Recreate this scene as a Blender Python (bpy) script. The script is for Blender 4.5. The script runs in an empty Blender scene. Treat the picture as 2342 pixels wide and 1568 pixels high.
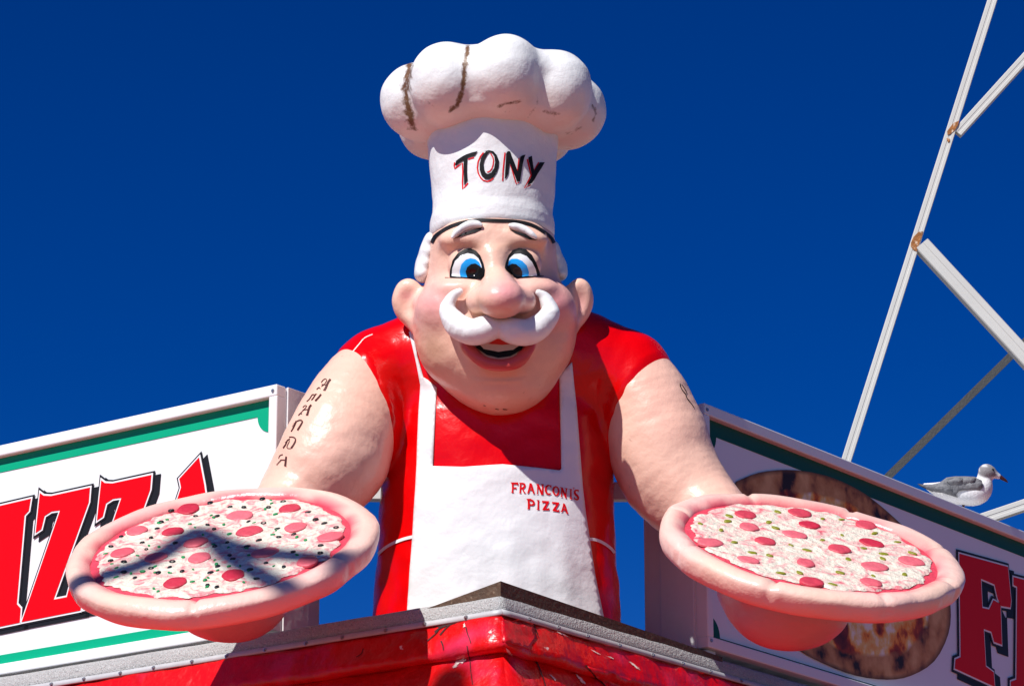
import bpy, bmesh, math, random
import numpy as np
from mathutils import Vector, Matrix
from mathutils.bvhtree import BVHTree
from mathutils.geometry import delaunay_2d_cdt

random.seed(7)
rng = np.random.default_rng(7)
scene = bpy.context.scene
COL = scene.collection

# ------------------------------------------------------------------ camera
TH = math.radians(17.1)
S, C_ = math.sin(TH), math.cos(TH)
FPX, DIST, CX, CY = 7500.0, 15.0, 1171.0, 784.0      # focal length and centre in units of a 2342 px wide picture
RT, UP, BK = np.array([1, 0, 0.0]), np.array([0, -S, C_]), np.array([0, -C_, -S])
CAMP = np.array([0, 0, 1.6 + DIST * S]) + DIST * BK
cam_d = bpy.data.cameras.new('camera')
cam = bpy.data.objects.new('camera', cam_d)
COL.objects.link(cam)
cam.matrix_world = Matrix(((RT[0], UP[0], BK[0], CAMP[0]), (RT[1], UP[1], BK[1], CAMP[1]), (RT[2], UP[2], BK[2], CAMP[2]), (0, 0, 0, 1)))
cam_d.sensor_width = 36.0
cam_d.lens = FPX / 2342.0 * 36.0
cam_d.clip_start, cam_d.clip_end = 0.1, 6000.0
scene.camera = cam

# ------------------------------------------------------------------ sky, sun, exposure
SUN_AZ = math.radians(-144.5)      # heading, 0 = straight away from the camera, clockwise
SUN_EL = math.radians(47.0)
SUN_DIR = np.array([math.sin(SUN_AZ) * math.cos(SUN_EL), math.cos(SUN_AZ) * math.cos(SUN_EL), math.sin(SUN_EL)])
world = bpy.data.worlds.new('World')
scene.world = world
world.use_nodes = True
wn, wl_ = world.node_tree.nodes, world.node_tree.links
wn.clear()
sky = wn.new('ShaderNodeTexSky')
sky.sky_type = 'NISHITA'
sky.sun_disc = False
sky.sun_elevation = SUN_EL
sky.sun_rotation = SUN_AZ
sky.altitude = 1200
sky.air_density, sky.dust_density, sky.ozone_density = 1.0, 0.15, 4.0
hs = wn.new('ShaderNodeHueSaturation')
hs.inputs['Saturation'].default_value = 1.44
tint = wn.new('ShaderNodeMix'); tint.data_type = 'RGBA'; tint.blend_type = 'MULTIPLY'
tint.inputs['Factor'].default_value = 1.0
tint.inputs['B'].default_value = (0.60, 0.565, 0.745, 1)
bg = wn.new('ShaderNodeBackground')
bg.inputs['Strength'].default_value = 0.055
wo = wn.new('ShaderNodeOutputWorld')
wl_.new(sky.outputs[0], hs.inputs['Color'])
wl_.new(hs.outputs[0], tint.inputs['A'])
gam = wn.new('ShaderNodeGamma'); gam.inputs['Gamma'].default_value = 1.3
wl_.new(tint.outputs['Result'], gam.inputs['Color'])
wl_.new(gam.outputs[0], bg.inputs['Color'])
wl_.new(bg.outputs[0], wo.inputs['Surface'])

sun_d = bpy.data.lights.new('sun', 'SUN')
sun_d.energy = 5.0
sun_d.angle = math.radians(0.53)
sun_d.color = (1.0, 0.98, 0.945)
sun = bpy.data.objects.new('sun', sun_d)
COL.objects.link(sun)
sun.location = (-8, -10, 16)
sun.rotation_euler = Vector(-SUN_DIR).to_track_quat('-Z', 'Y').to_euler()
vs = scene.view_settings
vs.view_transform, vs.look, vs.exposure, vs.gamma = 'Standard', 'None', 0.16, 1.0
vs.use_curve_mapping = False

# ------------------------------------------------------------------ helpers
def ray(u, v):
    return RT * (u - CX) / FPX + UP * (CY - v) / FPX - BK
def P(u, v, z):                       # world point seen at u,v, standing z metres in front of the plane 15 m away
    return CAMP + ray(u, v) * (DIST - z)
def PL(u, v, p0, n):                  # world point seen at u,v on a plane
    d = ray(u, v)
    return CAMP + d * (np.dot(p0 - CAMP, n) / np.dot(d, n))
def Q(u, v, z):                       # same as P, in camera axes (right, up, towards camera)
    return np.array([(u - CX) * (DIST - z) / FPX, (CY - v) * (DIST - z) / FPX, z])
def c2w(pts):
    pts = np.asarray(pts, dtype=np.float64)
    return CAMP + pts[:, :1] * RT + pts[:, 1:2] * UP + (pts[:, 2:3] - DIST) * BK
def w2px(p):
    d = np.asarray(p) - CAMP
    k = -d @ BK
    return CX + FPX * (d @ RT) / k, CY - FPX * (d @ UP) / k
UPC = np.array([0, C_, -S])           # world up in camera axes

def mesh_obj(name, verts, faces, mats, parent=None, smooth=True, midx=None):
    me = bpy.data.meshes.new(name)
    me.from_pydata([tuple(map(float, v)) for v in verts], [], [tuple(int(i) for i in f) for f in faces])
    if not isinstance(mats, (list, tuple)):
        mats = [mats]
    for m in mats:
        me.materials.append(m)
    if midx is not None:
        me.polygons.foreach_set('material_index', midx)
    if smooth:
        me.polygons.foreach_set('use_smooth', [True] * len(me.polygons))
    me.update()
    o = bpy.data.objects.new(name, me)
    COL.objects.link(o)
    if parent is not None:
        adopt(o, parent)
    return o
def adopt(o, parent):
    o.parent = parent
    o.matrix_parent_inverse = ABS(parent).inverted()
def ABS(o):
    if o.parent is None:
        return o.matrix_basis.copy()
    return ABS(o.parent) @ o.matrix_parent_inverse @ o.matrix_basis
def tag(o, label=None, cat=None, group=None, kind=None):
    if label: o['label'] = label
    if cat: o['category'] = cat
    if group: o['group'] = group
    if kind: o['kind'] = kind
    return o
def empty(name, loc, label=None, cat=None, group=None):
    o = bpy.data.objects.new(name, None)
    COL.objects.link(o)
    o.location = [float(x) for x in loc]
    o.empty_display_size = 0.2
    return tag(o, label, cat, group)
def bm_obj(name, bm, mat, parent=None, smooth=False):
    me = bpy.data.meshes.new(name)
    bmesh.ops.recalc_face_normals(bm, faces=bm.faces[:])
    bm.to_mesh(me)
    bm.free()
    for m in (mat if isinstance(mat, (list, tuple)) else [mat]):
        me.materials.append(m)
    if smooth:
        me.polygons.foreach_set('use_smooth', [True] * len(me.polygons))
    o = bpy.data.objects.new(name, me)
    COL.objects.link(o)
    if parent is not None:
        adopt(o, parent)
    return o
def frame_box(name, o0, ax, ay, az, sx, sy, sz, mat, parent=None, bevel=0.0):
    """box from corner o0 along unit axes ax,ay,az with sizes sx,sy,sz"""
    bm = bmesh.new()
    vv = []
    for k in (0, 1):
        for j in (0, 1):
            for i in (0, 1):
                vv.append(bm.verts.new(tuple(np.asarray(o0) + np.asarray(ax) * sx * i + np.asarray(ay) * sy * j + np.asarray(az) * sz * k)))
    for f in ((0, 1, 3, 2), (4, 6, 7, 5), (0, 4, 5, 1), (2, 3, 7, 6), (0, 2, 6, 4), (1, 5, 7, 3)):
        bm.faces.new([vv[i] for i in f])
    if bevel > 0:
        bmesh.ops.bevel(bm, geom=bm.edges[:], offset=bevel, segments=2, affect='EDGES', profile=0.5)
    return bm_obj(name, bm, mat, parent)

def wob(p, f, seed=0.0):
    """smooth pseudo noise in about -1..1 for an (N,3) array"""
    p = np.asarray(p) * f
    x, y, z = p[:, 0], p[:, 1], p[:, 2]
    s = seed * 1.7
    return (np.sin(1.1 * x + 2.3 * y + 0.7 * z + s) + np.sin(2.1 * y - 1.3 * z + 1.7 * np.sin(0.9 * x + s) + 2 * s)
            + np.sin(1.9 * z + 1.2 * x - 0.8 * y + 1.3 * np.sin(1.3 * y + s) + 3 * s)) / 3.0

# ------------------------------------------------------------------ implicit surfaces
class G: pass
def sd_ell(p, c, r, M=None):
    q = (p - np.asarray(c, np.float32))
    if M is not None:
        q = q @ np.asarray(M, np.float32)       # columns of M are the local axes
    r = np.asarray(r, np.float32)
    k0 = np.sqrt(((q / r) ** 2).sum(1)) + 1e-9
    k1 = np.sqrt(((q / (r * r)) ** 2).sum(1)) + 1e-9
    return k0 * (k0 - 1) / k1
def sd_cone(p, a, b, ra, rb):
    a, b = np.asarray(a, np.float32), np.asarray(b, np.float32)
    ba = b - a
    pa = p - a
    h = np.clip((pa @ ba) / float(ba @ ba), 0, 1)
    return np.sqrt(((pa - h[:, None] * ba) ** 2).sum(1)) - (ra + (rb - ra) * h)
def smin(a, b, k):
    h = np.maximum(k - np.abs(a - b), 0) / k
    return np.minimum(a, b) - h * h * k * 0.25
def smax(a, b, k):
    return -smin(-a, -b, k)
def spline(pts, n):
    """Catmull-Rom through rows of pts"""
    pts = np.asarray(pts, float)
    q = np.vstack([2 * pts[0] - pts[1], pts, 2 * pts[-1] - pts[-2]])
    out = []
    for i in range(len(pts) - 1):
        for t in np.linspace(0, 1, n, endpoint=False):
            a, b, c, d = q[i:i + 4]
            out.append(0.5 * (2 * b + (c - a) * t + (2 * a - 5 * b + 4 * c - d) * t * t + (3 * b - a - 3 * c + d) * t ** 3))
    out.append(pts[-1])
    return np.array(out)
def sd_tube(p, path):
    """path rows x,y,z,r"""
    d = None
    for i in range(len(path) - 1):
        e = sd_cone(p, path[i, :3], path[i + 1, :3], path[i, 3], path[i + 1, 3])
        d = e if d is None else np.minimum(d, e)
    return d
def surface(fn, lo, hi, h):
    """surface nets of fn < 0 on a grid, snapped onto the surface; returns verts (camera axes), quads"""
    lo, hi = np.asarray(lo, float), np.asarray(hi, float)
    n = np.ceil((hi - lo) / h).astype(int) + 1
    ax = [(lo[i] + h * np.arange(n[i])).astype(np.float32) for i in range(3)]
    BS = 5
    nb = (n + BS - 1) // BS
    n = nb * BS
    ax = [(lo[i] + h * np.arange(n[i])).astype(np.float32) for i in range(3)]
    bi = np.stack(np.meshgrid(*[np.arange(k) for k in nb], indexing='ij'), -1).reshape(-1, 3)
    bc = np.stack([ax[k][bi[:, k] * BS] + h * (BS - 1) / 2 for k in range(3)], 1).astype(np.float32)
    bval = fn(bc)
    near = np.abs(bval) < BS * h * 0.87 * 1.6 + 0.02
    val = np.repeat(np.repeat(np.repeat(bval.reshape(nb), BS, 0), BS, 1), BS, 2)
    loc_ = np.stack(np.meshgrid(*[np.arange(BS)] * 3, indexing='ij'), -1).reshape(-1, 3)
    nbi = bi[near]
    for i0 in range(0, len(nbi), 3000):
        idx = (nbi[i0:i0 + 3000, None, :] * BS + loc_[None]).reshape(-1, 3)
        pts = np.stack([ax[k][idx[:, k]] for k in range(3)], 1)
        val[idx[:, 0], idx[:, 1], idx[:, 2]] = fn(pts)
    ins = val < 0
    cs = sum(ins[a:n[0] - 1 + a, b:n[1] - 1 + b, c:n[2] - 1 + c].astype(np.int8) for a in (0, 1) for b in (0, 1) for c in (0, 1))
    act = np.argwhere((cs > 0) & (cs < 8))
    cid = -np.ones(n - 1, np.int64)
    cid[tuple(act.T)] = np.arange(len(act))
    corners = [(a, b, c) for a in (0, 1) for b in (0, 1) for c in (0, 1)]
    cv = np.stack([val[act[:, 0] + a, act[:, 1] + b, act[:, 2] + c] for a, b, c in corners], 1)
    acc = np.zeros((len(act), 3)); cnt = np.zeros(len(act))
    for i in range(8):
        for j in range(i + 1, 8):
            if sum(abs(x - y) for x, y in zip(corners[i], corners[j])) != 1: continue
            a, b = cv[:, i], cv[:, j]
            m = (a < 0) != (b < 0)
            t = np.where(m, a / np.where(m, a - b, 1), 0)
            pt = np.array(corners[i]) + t[:, None] * (np.array(corners[j]) - np.array(corners[i]))
            acc[m] += pt[m]; cnt[m] += 1
    v = lo + h * (act + acc / cnt[:, None])
    e = h * 0.25
    for _ in range(3):
        v32 = v.astype(np.float32)
        f0 = fn(v32)
        g = np.stack([fn(v32 + np.float32(e) * np.eye(3, dtype=np.float32)[k]) - fn(v32 - np.float32(e) * np.eye(3, dtype=np.float32)[k]) for k in range(3)], 1) / (2 * e)
        gl = np.maximum((g * g).sum(1), 0.2)
        d = np.clip(f0 / gl, -h * 0.6, h * 0.6)
        v = v - g * d[:, None]
    quads = []
    for k in range(3):
        a_, b_ = [(1, 2), (2, 0), (0, 1)][k]
        sl0 = [slice(1, n[i] - 1) for i in range(3)]; sl0[k] = slice(0, n[k] - 1)
        sl1 = list(sl0); sl1[k] = slice(1, n[k])
        s0, s1 = ins[tuple(sl0)], ins[tuple(sl1)]
        off = np.array([1, 1, 1]); off[k] = 0
        for flip, m in ((False, s0 & ~s1), (True, ~s0 & s1)):
            idx = np.argwhere(m) + off
            if not len(idx): continue
            def cell(da, db):
                q = idx.copy(); q[:, a_] -= da; q[:, b_] -= db
                return cid[tuple(q.T)]
            qd = np.stack([cell(1, 1), cell(0, 1), cell(0, 0), cell(1, 0)], 1)
            quads.append(qd[:, ::-1] if flip else qd)
    quads = np.vstack(quads)
    quads = quads[(quads >= 0).all(1)]
    return v, quads
def sdf_obj(name, fn, lo, hi, h, mat, parent, bump=None, paint=None):
    v, q = surface(fn, lo, hi, h)
    w = c2w(v)
    o = mesh_obj(name, w, q, mat, parent)
    if paint is not None:
        colr = paint(w, v)
        a = o.data.color_attributes.new('paint', 'FLOAT_COLOR', 'POINT')
        if colr.shape[1] == 3: colr = np.hstack([colr, np.ones((len(colr), 1))])
        a.data.foreach_set('color', colr.astype(np.float32).ravel())
    return o, w, q
def bvh_of(parts):
    vs_, qs, n0 = [], [], 0
    for w, q in parts:
        vs_ += [tuple(x) for x in w]
        qs += [tuple(int(i) + n0 for i in f) for f in q]
        n0 += len(w)
    return BVHTree.FromPolygons(vs_, qs)

# ------------------------------------------------------------------ flat shapes laid on surfaces
def densify(loop, step):
    out = []
    for i in range(len(loop)):
        a, b = np.array(loop[i], float), np.array(loop[(i + 1) % len(loop)], float)
        k = max(1, int(math.ceil(np.linalg.norm(b - a) / step)))
        for t in range(k):
            out.append(a + (b - a) * t / k)
    return out
def inside(pt, loops):
    c = False
    for lp in loops:
        j = len(lp) - 1
        for i in range(len(lp)):
            xi, yi = lp[i]; xj, yj = lp[j]
            if (yi > pt[1]) != (yj > pt[1]) and pt[0] < (xj - xi) * (pt[1] - yi) / (yj - yi) + xi:
                c = not c
            j = i
    return c
def inside_np(pts, loops):
    c = np.zeros(len(pts), bool)
    x, y = pts[:, 0], pts[:, 1]
    for lp in loops:
        lp = np.asarray(lp, float)
        j = len(lp) - 1
        for i in range(len(lp)):
            xi, yi = lp[i]; xj, yj = lp[j]
            if yi != yj:
                c ^= ((yi > y) != (yj > y)) & (x < (xj - xi) * (y - yi) / (yj - yi) + xi)
            j = i
    return c
def tri_fill(loops, step):
    pts, edges = [], []
    for lp in loops:
        d = densify(lp, step)
        n0 = len(pts)
        pts += [tuple(x) for x in d]
        edges += [(n0 + i, n0 + (i + 1) % len(d)) for i in range(len(d))]
    A = np.array(pts)
    lo, hi = A.min(0), A.max(0)
    gx = np.arange(lo[0] + step * 0.5, hi[0], step)
    gy = np.arange(lo[1] + step * 0.5, hi[1], step * 0.87)
    gr = np.array([(x + (step * 0.5 if j % 2 else 0), y) for j, y in enumerate(gy) for x in gx]) if len(gx) and len(gy) else np.zeros((0, 2))
    if len(gr):
        gr = gr[inside_np(gr, loops)]
        if len(gr):
            dm = np.min(((gr[:, None, :] - A[None, :, :]) ** 2).sum(2), 1)
            gr = gr[dm > (step * 0.45) ** 2]
    allp = [Vector(p) for p in pts] + [Vector(p) for p in gr]
    vv, _, ff, *_ = delaunay_2d_cdt(allp, edges, [], 0, 1e-4)
    vv = np.array([(v.x, v.y) for v in vv])
    ff = [f for f in ff if len(f) == 3]
    cen = np.array([vv[list(f)].mean(0) for f in ff])
    keep = inside_np(cen, loops)
    return vv, [f for f, k in zip(ff, keep) if k]
def decal(name, loops, bvh, off, mat, parent, step=6.0, noise=None, solid=0.0):
    """lay a shape given in picture units onto a surface as real geometry following it"""
    vv, ff = tri_fill(loops, step)
    pos, ok = [], []
    for x, y in vv:
        d = Vector(ray(x, y)).normalized()
        loc, nor, _, _ = bvh.ray_cast(Vector(CAMP), d)
        if loc is None:
            pos.append((0, 0, 0)); ok.append(False)
        else:
            if nor.dot(d) > 0: nor = -nor
            n2 = (nor - d * 0.6).normalized()
            o_ = off
            if noise: o_ += noise(np.array(loc))
            pos.append(tuple(loc + n2 * o_)); ok.append(True)
    f2 = []
    for f in ff:
        if not all(ok[i] for i in f): continue
        a, b, c = (Vector(pos[i]) for i in f)
        if max((a - b).length, (b - c).length, (a - c).length) > step * 0.002 * 6 + 0.02: continue
        n = (b - a).cross(c - a)
        f2.append(f if n.dot(Vector(CAMP) - a) > 0 else f[::-1])
    used = sorted({i for f in f2 for i in f})
    mp = {k: i for i, k in enumerate(used)}
    o = mesh_obj(name, [pos[k] for k in used], [tuple(mp[i] for i in f) for f in f2], mat, parent)
    if solid:
        md = o.modifiers.new('solid', 'SOLIDIFY'); md.thickness = solid; md.offset = -1
    return o
def stroke(pts, w0, w1=None):
    """a brush stroke polygon along a polyline; width may change along it"""
    p = np.array(pts, float)
    w1 = w0 if w1 is None else w1
    n = len(p)
    L, Rr = [], []
    for i in range(n):
        t = p[min(i + 1, n - 1)] - p[max(i - 1, 0)]
        t = t / (np.linalg.norm(t) + 1e-9)
        nn = np.array([-t[1], t[0]])
        w = (w0 + (w1 - w0) * i / max(1, n - 1)) * 0.5
        L.append(tuple(p[i] + nn * w)); Rr.append(tuple(p[i] - nn * w))
    return L + Rr[::-1]
def offset_poly(lp, d):
    p = np.array(lp, float)
    area = 0.5 * np.sum(p[:, 0] * np.roll(p[:, 1], -1) - np.roll(p[:, 0], -1) * p[:, 1])
    s = 1 if area > 0 else -1
    out = []
    n = len(p)
    for i in range(n):
        a, b, c = p[i - 1], p[i], p[(i + 1) % n]
        t1 = (b - a) / (np.linalg.norm(b - a) + 1e-9); t2 = (c - b) / (np.linalg.norm(c - b) + 1e-9)
        n1 = s * np.array([t1[1], -t1[0]]); n2 = s * np.array([t2[1], -t2[0]])
        m = n1 + n2
        l = np.linalg.norm(m)
        if l < 0.3:
            out.append(tuple(b + n1 * d)); continue
        m = m / l
        k = min(1.0 / max(0.35, float(m @ n1)), 2.2)
        out.append(tuple(b + m * d * k))
    return out
def conv(pts, u0, v0, k):
    return [(u0 + k * x, v0 + k * y) for x, y in pts]
ZE = lambda pts: conv(pts, 988.0, 494.0, 0.19839)       # eye close-up
ZF = lambda pts: conv(pts, 869.1, 457.4, 0.33837)       # face close-up
ZT = lambda pts: conv(pts, 1006.3, 311.0, 0.11718)      # hat lettering
ZA = lambda pts: conv(pts, 1152.6, 1079.5, 0.08593)     # apron lettering
ZM = lambda pts: conv(pts, 603.8, 841.6, 0.15759)       # arm lettering
ZL = lambda pts: conv(pts, 0.0, 841.7, 0.4632)          # sign on the left
ZR = lambda pts: conv(pts, 1555.2, 869.1, 0.4457)       # sign on the right
Z5 = lambda pts: conv(pts, 109.8, 1079.5, 0.33592)
Z6 = lambda pts: conv(pts, 1463.6, 1079.5, 0.33592)

# ------------------------------------------------------------------ materials
def mat(name, col, rough=0.5, var=0.0, vscale=6.0, bump=0.0, bscale=30.0, paint=False, specks=None, spec=0.5, coat=0.0, metal=0.0, extra=None, bump2=None):
    m = bpy.data.materials.new(name)
    m.use_nodes = True
    nt = m.node_tree
    N, L = nt.nodes, nt.links
    b = N['Principled BSDF']
    b.inputs['Roughness'].default_value = rough
    b.inputs['Specular IOR Level'].default_value = spec
    b.inputs['Coat Weight'].default_value = coat
    b.inputs['Coat Roughness'].default_value = 0.12
    b.inputs['Metallic'].default_value = metal
    tc = N.new('ShaderNodeNewGeometry')
    pos = tc.outputs['Position']
    if paint:
        at = N.new('ShaderNodeAttribute'); at.attribute_name = 'paint'
        cur = at.outputs['Color']
    else:
        rgb = N.new('ShaderNodeRGB'); rgb.outputs[0].default_value = (*col, 1)
        cur = rgb.outputs[0]
    if var > 0:
        nz = N.new('ShaderNodeTexNoise'); nz.inputs['Scale'].default_value = vscale; nz.inputs['Detail'].default_value = 5
        nz.inputs['Roughness'].default_value = 0.65
        L.new(pos, nz.inputs['Vector'])
        mr = N.new('ShaderNodeMapRange'); mr.inputs['From Min'].default_value = 0.3; mr.inputs['From Max'].default_value = 0.7
        mr.inputs['To Min'].default_value = 1 - var; mr.inputs['To Max'].default_value = 1 + var * 0.3
        L.new(nz.outputs['Fac'], mr.inputs['Value'])
        mx = N.new('ShaderNodeVectorMath'); mx.operation = 'SCALE'
        L.new(cur, mx.inputs[0]); L.new(mr.outputs[0], mx.inputs['Scale'])
        cur = mx.outputs[0]
    for sp in (specks or []):           # (scale, lo, hi, colour, amount[, stretch])
        nz = N.new('ShaderNodeTexNoise'); nz.inputs['Scale'].default_value = sp[0]; nz.inputs['Detail'].default_value = 3
        vec = pos
        if len(sp) > 5:
            mp = N.new('ShaderNodeMapping'); mp.inputs['Scale'].default_value = sp[5]; mp.inputs['Location'].default_value = (sp[0], 1.3, 0.7)
            L.new(pos, mp.inputs['Vector']); vec = mp.outputs[0]
        L.new(vec, nz.inputs['Vector'])
        mr = N.new('ShaderNodeMapRange'); mr.inputs['From Min'].default_value = sp[1]; mr.inputs['From Max'].default_value = sp[2]
        mr.inputs['To Max'].default_value = sp[4]
        L.new(nz.outputs['Fac'], mr.inputs['Value'])
        mx = N.new('ShaderNodeMix'); mx.data_type = 'RGBA'
        L.new(mr.outputs[0], mx.inputs['Factor']); L.new(cur, mx.inputs['A']); mx.inputs['B'].default_value = (*sp[3], 1)
        cur = mx.outputs['Result']
    if extra:
        cur = extra(N, L, pos, cur)
    L.new(cur, b.inputs['Base Color'])
    prev = None
    for bs, sc in ([(bump, bscale)] if bump > 0 else []) + (bump2 or []):
        nz = N.new('ShaderNodeTexNoise'); nz.inputs['Scale'].default_value = sc; nz.inputs['Detail'].default_value = 4
        L.new(pos, nz.inputs['Vector'])
        bp = N.new('ShaderNodeBump'); bp.inputs['Strength'].default_value = bs; bp.inputs['Distance'].default_value = 1.0 / sc
        L.new(nz.outputs['Fac'], bp.inputs['Height'])
        if prev is not None: L.new(prev, bp.inputs['Normal'])
        prev = bp.outputs[0]
    if prev is not None:
        L.new(prev, b.inputs['Normal'])
    return m
SKINC = np.array([0.85, 0.525, 0.40])
REDC = (0.70, 0.0, 0.001)
M = {}
M['skin'] = mat('painted_skin', SKINC, 0.36, paint=True, var=0.07, specks=[(16, 0.66, 0.78, (0.55, 0.27, 0.20), 0.30), (45, 0.70, 0.76, (0.35, 0.18, 0.13), 0.35)], spec=0.42, vscale=5, bump=0.11, bscale=8, bump2=[(0.025, 40)])
M['white'] = mat('painted_white', (0.80, 0.79, 0.78), 0.42, var=0.05, vscale=4, bump=0.12, bscale=14, bump2=[(0.06, 70)], specks=[(9, 0.68, 0.8, (0.55, 0.45, 0.40), 0.35)])
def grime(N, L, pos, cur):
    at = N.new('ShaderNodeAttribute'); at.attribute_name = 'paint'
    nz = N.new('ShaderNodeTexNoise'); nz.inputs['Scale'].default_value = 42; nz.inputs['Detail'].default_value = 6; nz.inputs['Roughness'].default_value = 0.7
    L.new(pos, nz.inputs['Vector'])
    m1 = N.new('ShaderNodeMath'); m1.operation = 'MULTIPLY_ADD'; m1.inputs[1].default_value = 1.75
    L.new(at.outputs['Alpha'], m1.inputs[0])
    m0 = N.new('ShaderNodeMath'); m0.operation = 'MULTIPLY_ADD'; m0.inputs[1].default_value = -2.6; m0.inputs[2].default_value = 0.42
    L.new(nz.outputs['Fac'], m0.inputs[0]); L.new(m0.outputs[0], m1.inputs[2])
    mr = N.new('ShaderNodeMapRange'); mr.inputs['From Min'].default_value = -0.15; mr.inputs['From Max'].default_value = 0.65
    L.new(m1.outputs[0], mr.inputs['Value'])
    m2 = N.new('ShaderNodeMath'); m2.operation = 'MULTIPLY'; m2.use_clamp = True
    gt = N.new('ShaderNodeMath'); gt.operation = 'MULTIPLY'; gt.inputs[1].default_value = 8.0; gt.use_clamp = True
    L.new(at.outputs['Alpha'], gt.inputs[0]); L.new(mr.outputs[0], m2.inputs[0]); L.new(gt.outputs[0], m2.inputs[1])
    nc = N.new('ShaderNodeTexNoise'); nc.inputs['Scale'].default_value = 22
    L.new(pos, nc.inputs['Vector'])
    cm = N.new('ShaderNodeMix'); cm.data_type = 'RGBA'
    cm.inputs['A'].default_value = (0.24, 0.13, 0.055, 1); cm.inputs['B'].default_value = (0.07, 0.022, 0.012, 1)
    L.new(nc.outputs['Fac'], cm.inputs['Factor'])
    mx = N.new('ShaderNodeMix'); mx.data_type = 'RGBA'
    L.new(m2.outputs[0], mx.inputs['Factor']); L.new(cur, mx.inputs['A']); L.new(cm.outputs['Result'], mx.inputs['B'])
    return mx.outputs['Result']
M['hat'] = mat('painted_hat', (0.8, 0.79, 0.78), 0.45, paint=True, extra=grime, var=0.05, vscale=4, bump=0.12, bscale=12, bump2=[(0.07, 60)])
M['apron'] = mat('painted_apron', (0.80, 0.79, 0.78), 0.45, var=0.05, vscale=3, bump=0.08, bscale=7, bump2=[(0.05, 30)], specks=[(14, 0.72, 0.80, (0.45, 0.42, 0.40), 0.3)])
M['red'] = mat('painted_red', REDC, 0.22, var=0.12, vscale=3, spec=0.30, bump=0.07, bscale=8, bump2=[(0.02, 50)])
M['redflat'] = mat('red_lettering', (0.70, 0.0, 0.004), 0.5, spec=0.2)
M['black'] = mat('black_paint', (0.010, 0.010, 0.011), 0.5, spec=0.15)
M['pupil'] = mat('glossy_black_pupil', (0.008, 0.008, 0.009), 0.12)
M['seam'] = mat('pale_mould_seam', (0.80, 0.62, 0.58), 0.5)
M['ink'] = mat('tattoo_brown', (0.075, 0.018, 0.012), 0.4)
M['blue'] = mat('iris_blue', (0.015, 0.37, 0.92), 0.25)
M['eyew'] = mat('eye_white', (0.82, 0.82, 0.82), 0.2)
M['lip'] = mat('lip_red', (0.62, 0.10, 0.085), 0.35, var=0.12, vscale=12, bump=0.2, bscale=20)
M['teeth'] = mat('teeth_pink_white', (0.78, 0.58, 0.52), 0.4)
M['tongue'] = mat('tongue_red', (0.62, 0.03, 0.02), 0.4)

# ------------------------------------------------------------------ the corner building
KC = P(1145, 1330, 1.05)
HA = math.radians(-53.3)
WL = np.array([math.sin(HA), math.cos(HA), 0.0])      # along the wall on the left, away from the corner
WR = np.array([math.cos(HA), -math.sin(HA), 0.0])     # along the wall on the right
NL, NR = -WR, -WL                                     # outward normals
ZUP = np.array([0, 0, 1.0])
ZT0 = KC[2]                                           # top of the dark base board

M['ground'] = mat('brick_paving', (0.175, 0.15, 0.115), 0.9, var=0.15, vscale=0.8, bump=0.3, bscale=20)
bm = bmesh.new()
bmesh.ops.create_grid(bm, x_segments=2, y_segments=2, size=2500)
g = bm_obj('ground', bm, M['ground']); tag(g, kind='structure')

def strip(name, prof, L0, L1, wall, matl, parent, n=60, noise=0.0, nf=6.0, mitre=True, smooth=True, seed=0, ends=True, back=0.02):
    """extrude a profile of (out, height) along a wall from distance L0 to L1; the corner end is mitred"""
    W, Nn = (WL, NL) if wall == 'l' else (WR, NR)
    base = np.array([KC[0], KC[1], ZT0])
    prof2 = list(prof)
    m = len(prof2)
    V, Fc = [], []
    for i in range(n + 1):
        t = L0 + (L1 - L0) * (i / n) ** 1.35
        for (o, hh) in prof2:
            tt = t - (o if (mitre and i == 0) else 0.0) if i == 0 else max(t, L0 - (o if mitre else 0))
            p = base + W * tt + Nn * o + ZUP * hh
            V.append(p)
    V = np.array(V)
    if noise:
        d = wob(V, nf, seed) * noise + wob(V, nf * 2.7, seed + 3) * noise * 0.5
        sc = np.ones(len(V)); sc[:m] = 0.35
        V = V + (Nn * 0.8 + ZUP * 0.25)[None, :] * (d * sc)[:, None]
    for i in range(n):
        for j in range(m - 1):
            a = i * m + j
            q = (a, a + 1, a + m + 1, a + m)
            Fc.append(q if wall == 'r' else q[::-1])
    o = mesh_obj(name, V, Fc, matl, parent, smooth=smooth)
    md = o.modifiers.new('solid', 'SOLIDIFY'); md.thickness = back; md.offset = -1
    return o

bld = empty('corner_building', (KC[0] + 1.5 * (WL + WR)[0], KC[1] + 1.5 * (WL + WR)[1], 0), 'red shingled corner building with grey roof edge under the statue', 'building')
M['granule'] = mat('grey_roofing_felt', (0.40, 0.395, 0.385), 0.95, var=0.10, vscale=5, bump=0.9, bscale=150, specks=[(190, 0.56, 0.66, (0.62, 0.62, 0.61), 0.8), (150, 0.60, 0.7, (0.14, 0.14, 0.14), 0.8)], bump2=[(0.5, 60)])
M['alu'] = mat('grey_metal_strip', (0.50, 0.50, 0.51), 0.6, metal=0.15, var=0.15, vscale=12)
M['screw'] = mat('screw_steel', (0.35, 0.35, 0.36), 0.35, metal=0.8)
M['wood'] = mat('weathered_brown_wood', (0.10, 0.060, 0.035), 0.8, var=0.4, vscale=20, bump=0.5, bscale=40, specks=[(60, 0.62, 0.7, (0.25, 0.18, 0.12), 0.6)])
M['membrane'] = mat('painted_red_membrane', (0.66, 0.002, 0.004), 0.33, var=0.25, vscale=5, bump=0.20, bscale=7, bump2=[(0.10, 40)], spec=0.4,
                    specks=[(9, 0.74, 0.755, (0.82, 0.66, 0.62), 0.8), (3.5, 0.58, 0.74, (0.66, 0.04, 0.13), 0.6)])
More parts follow.
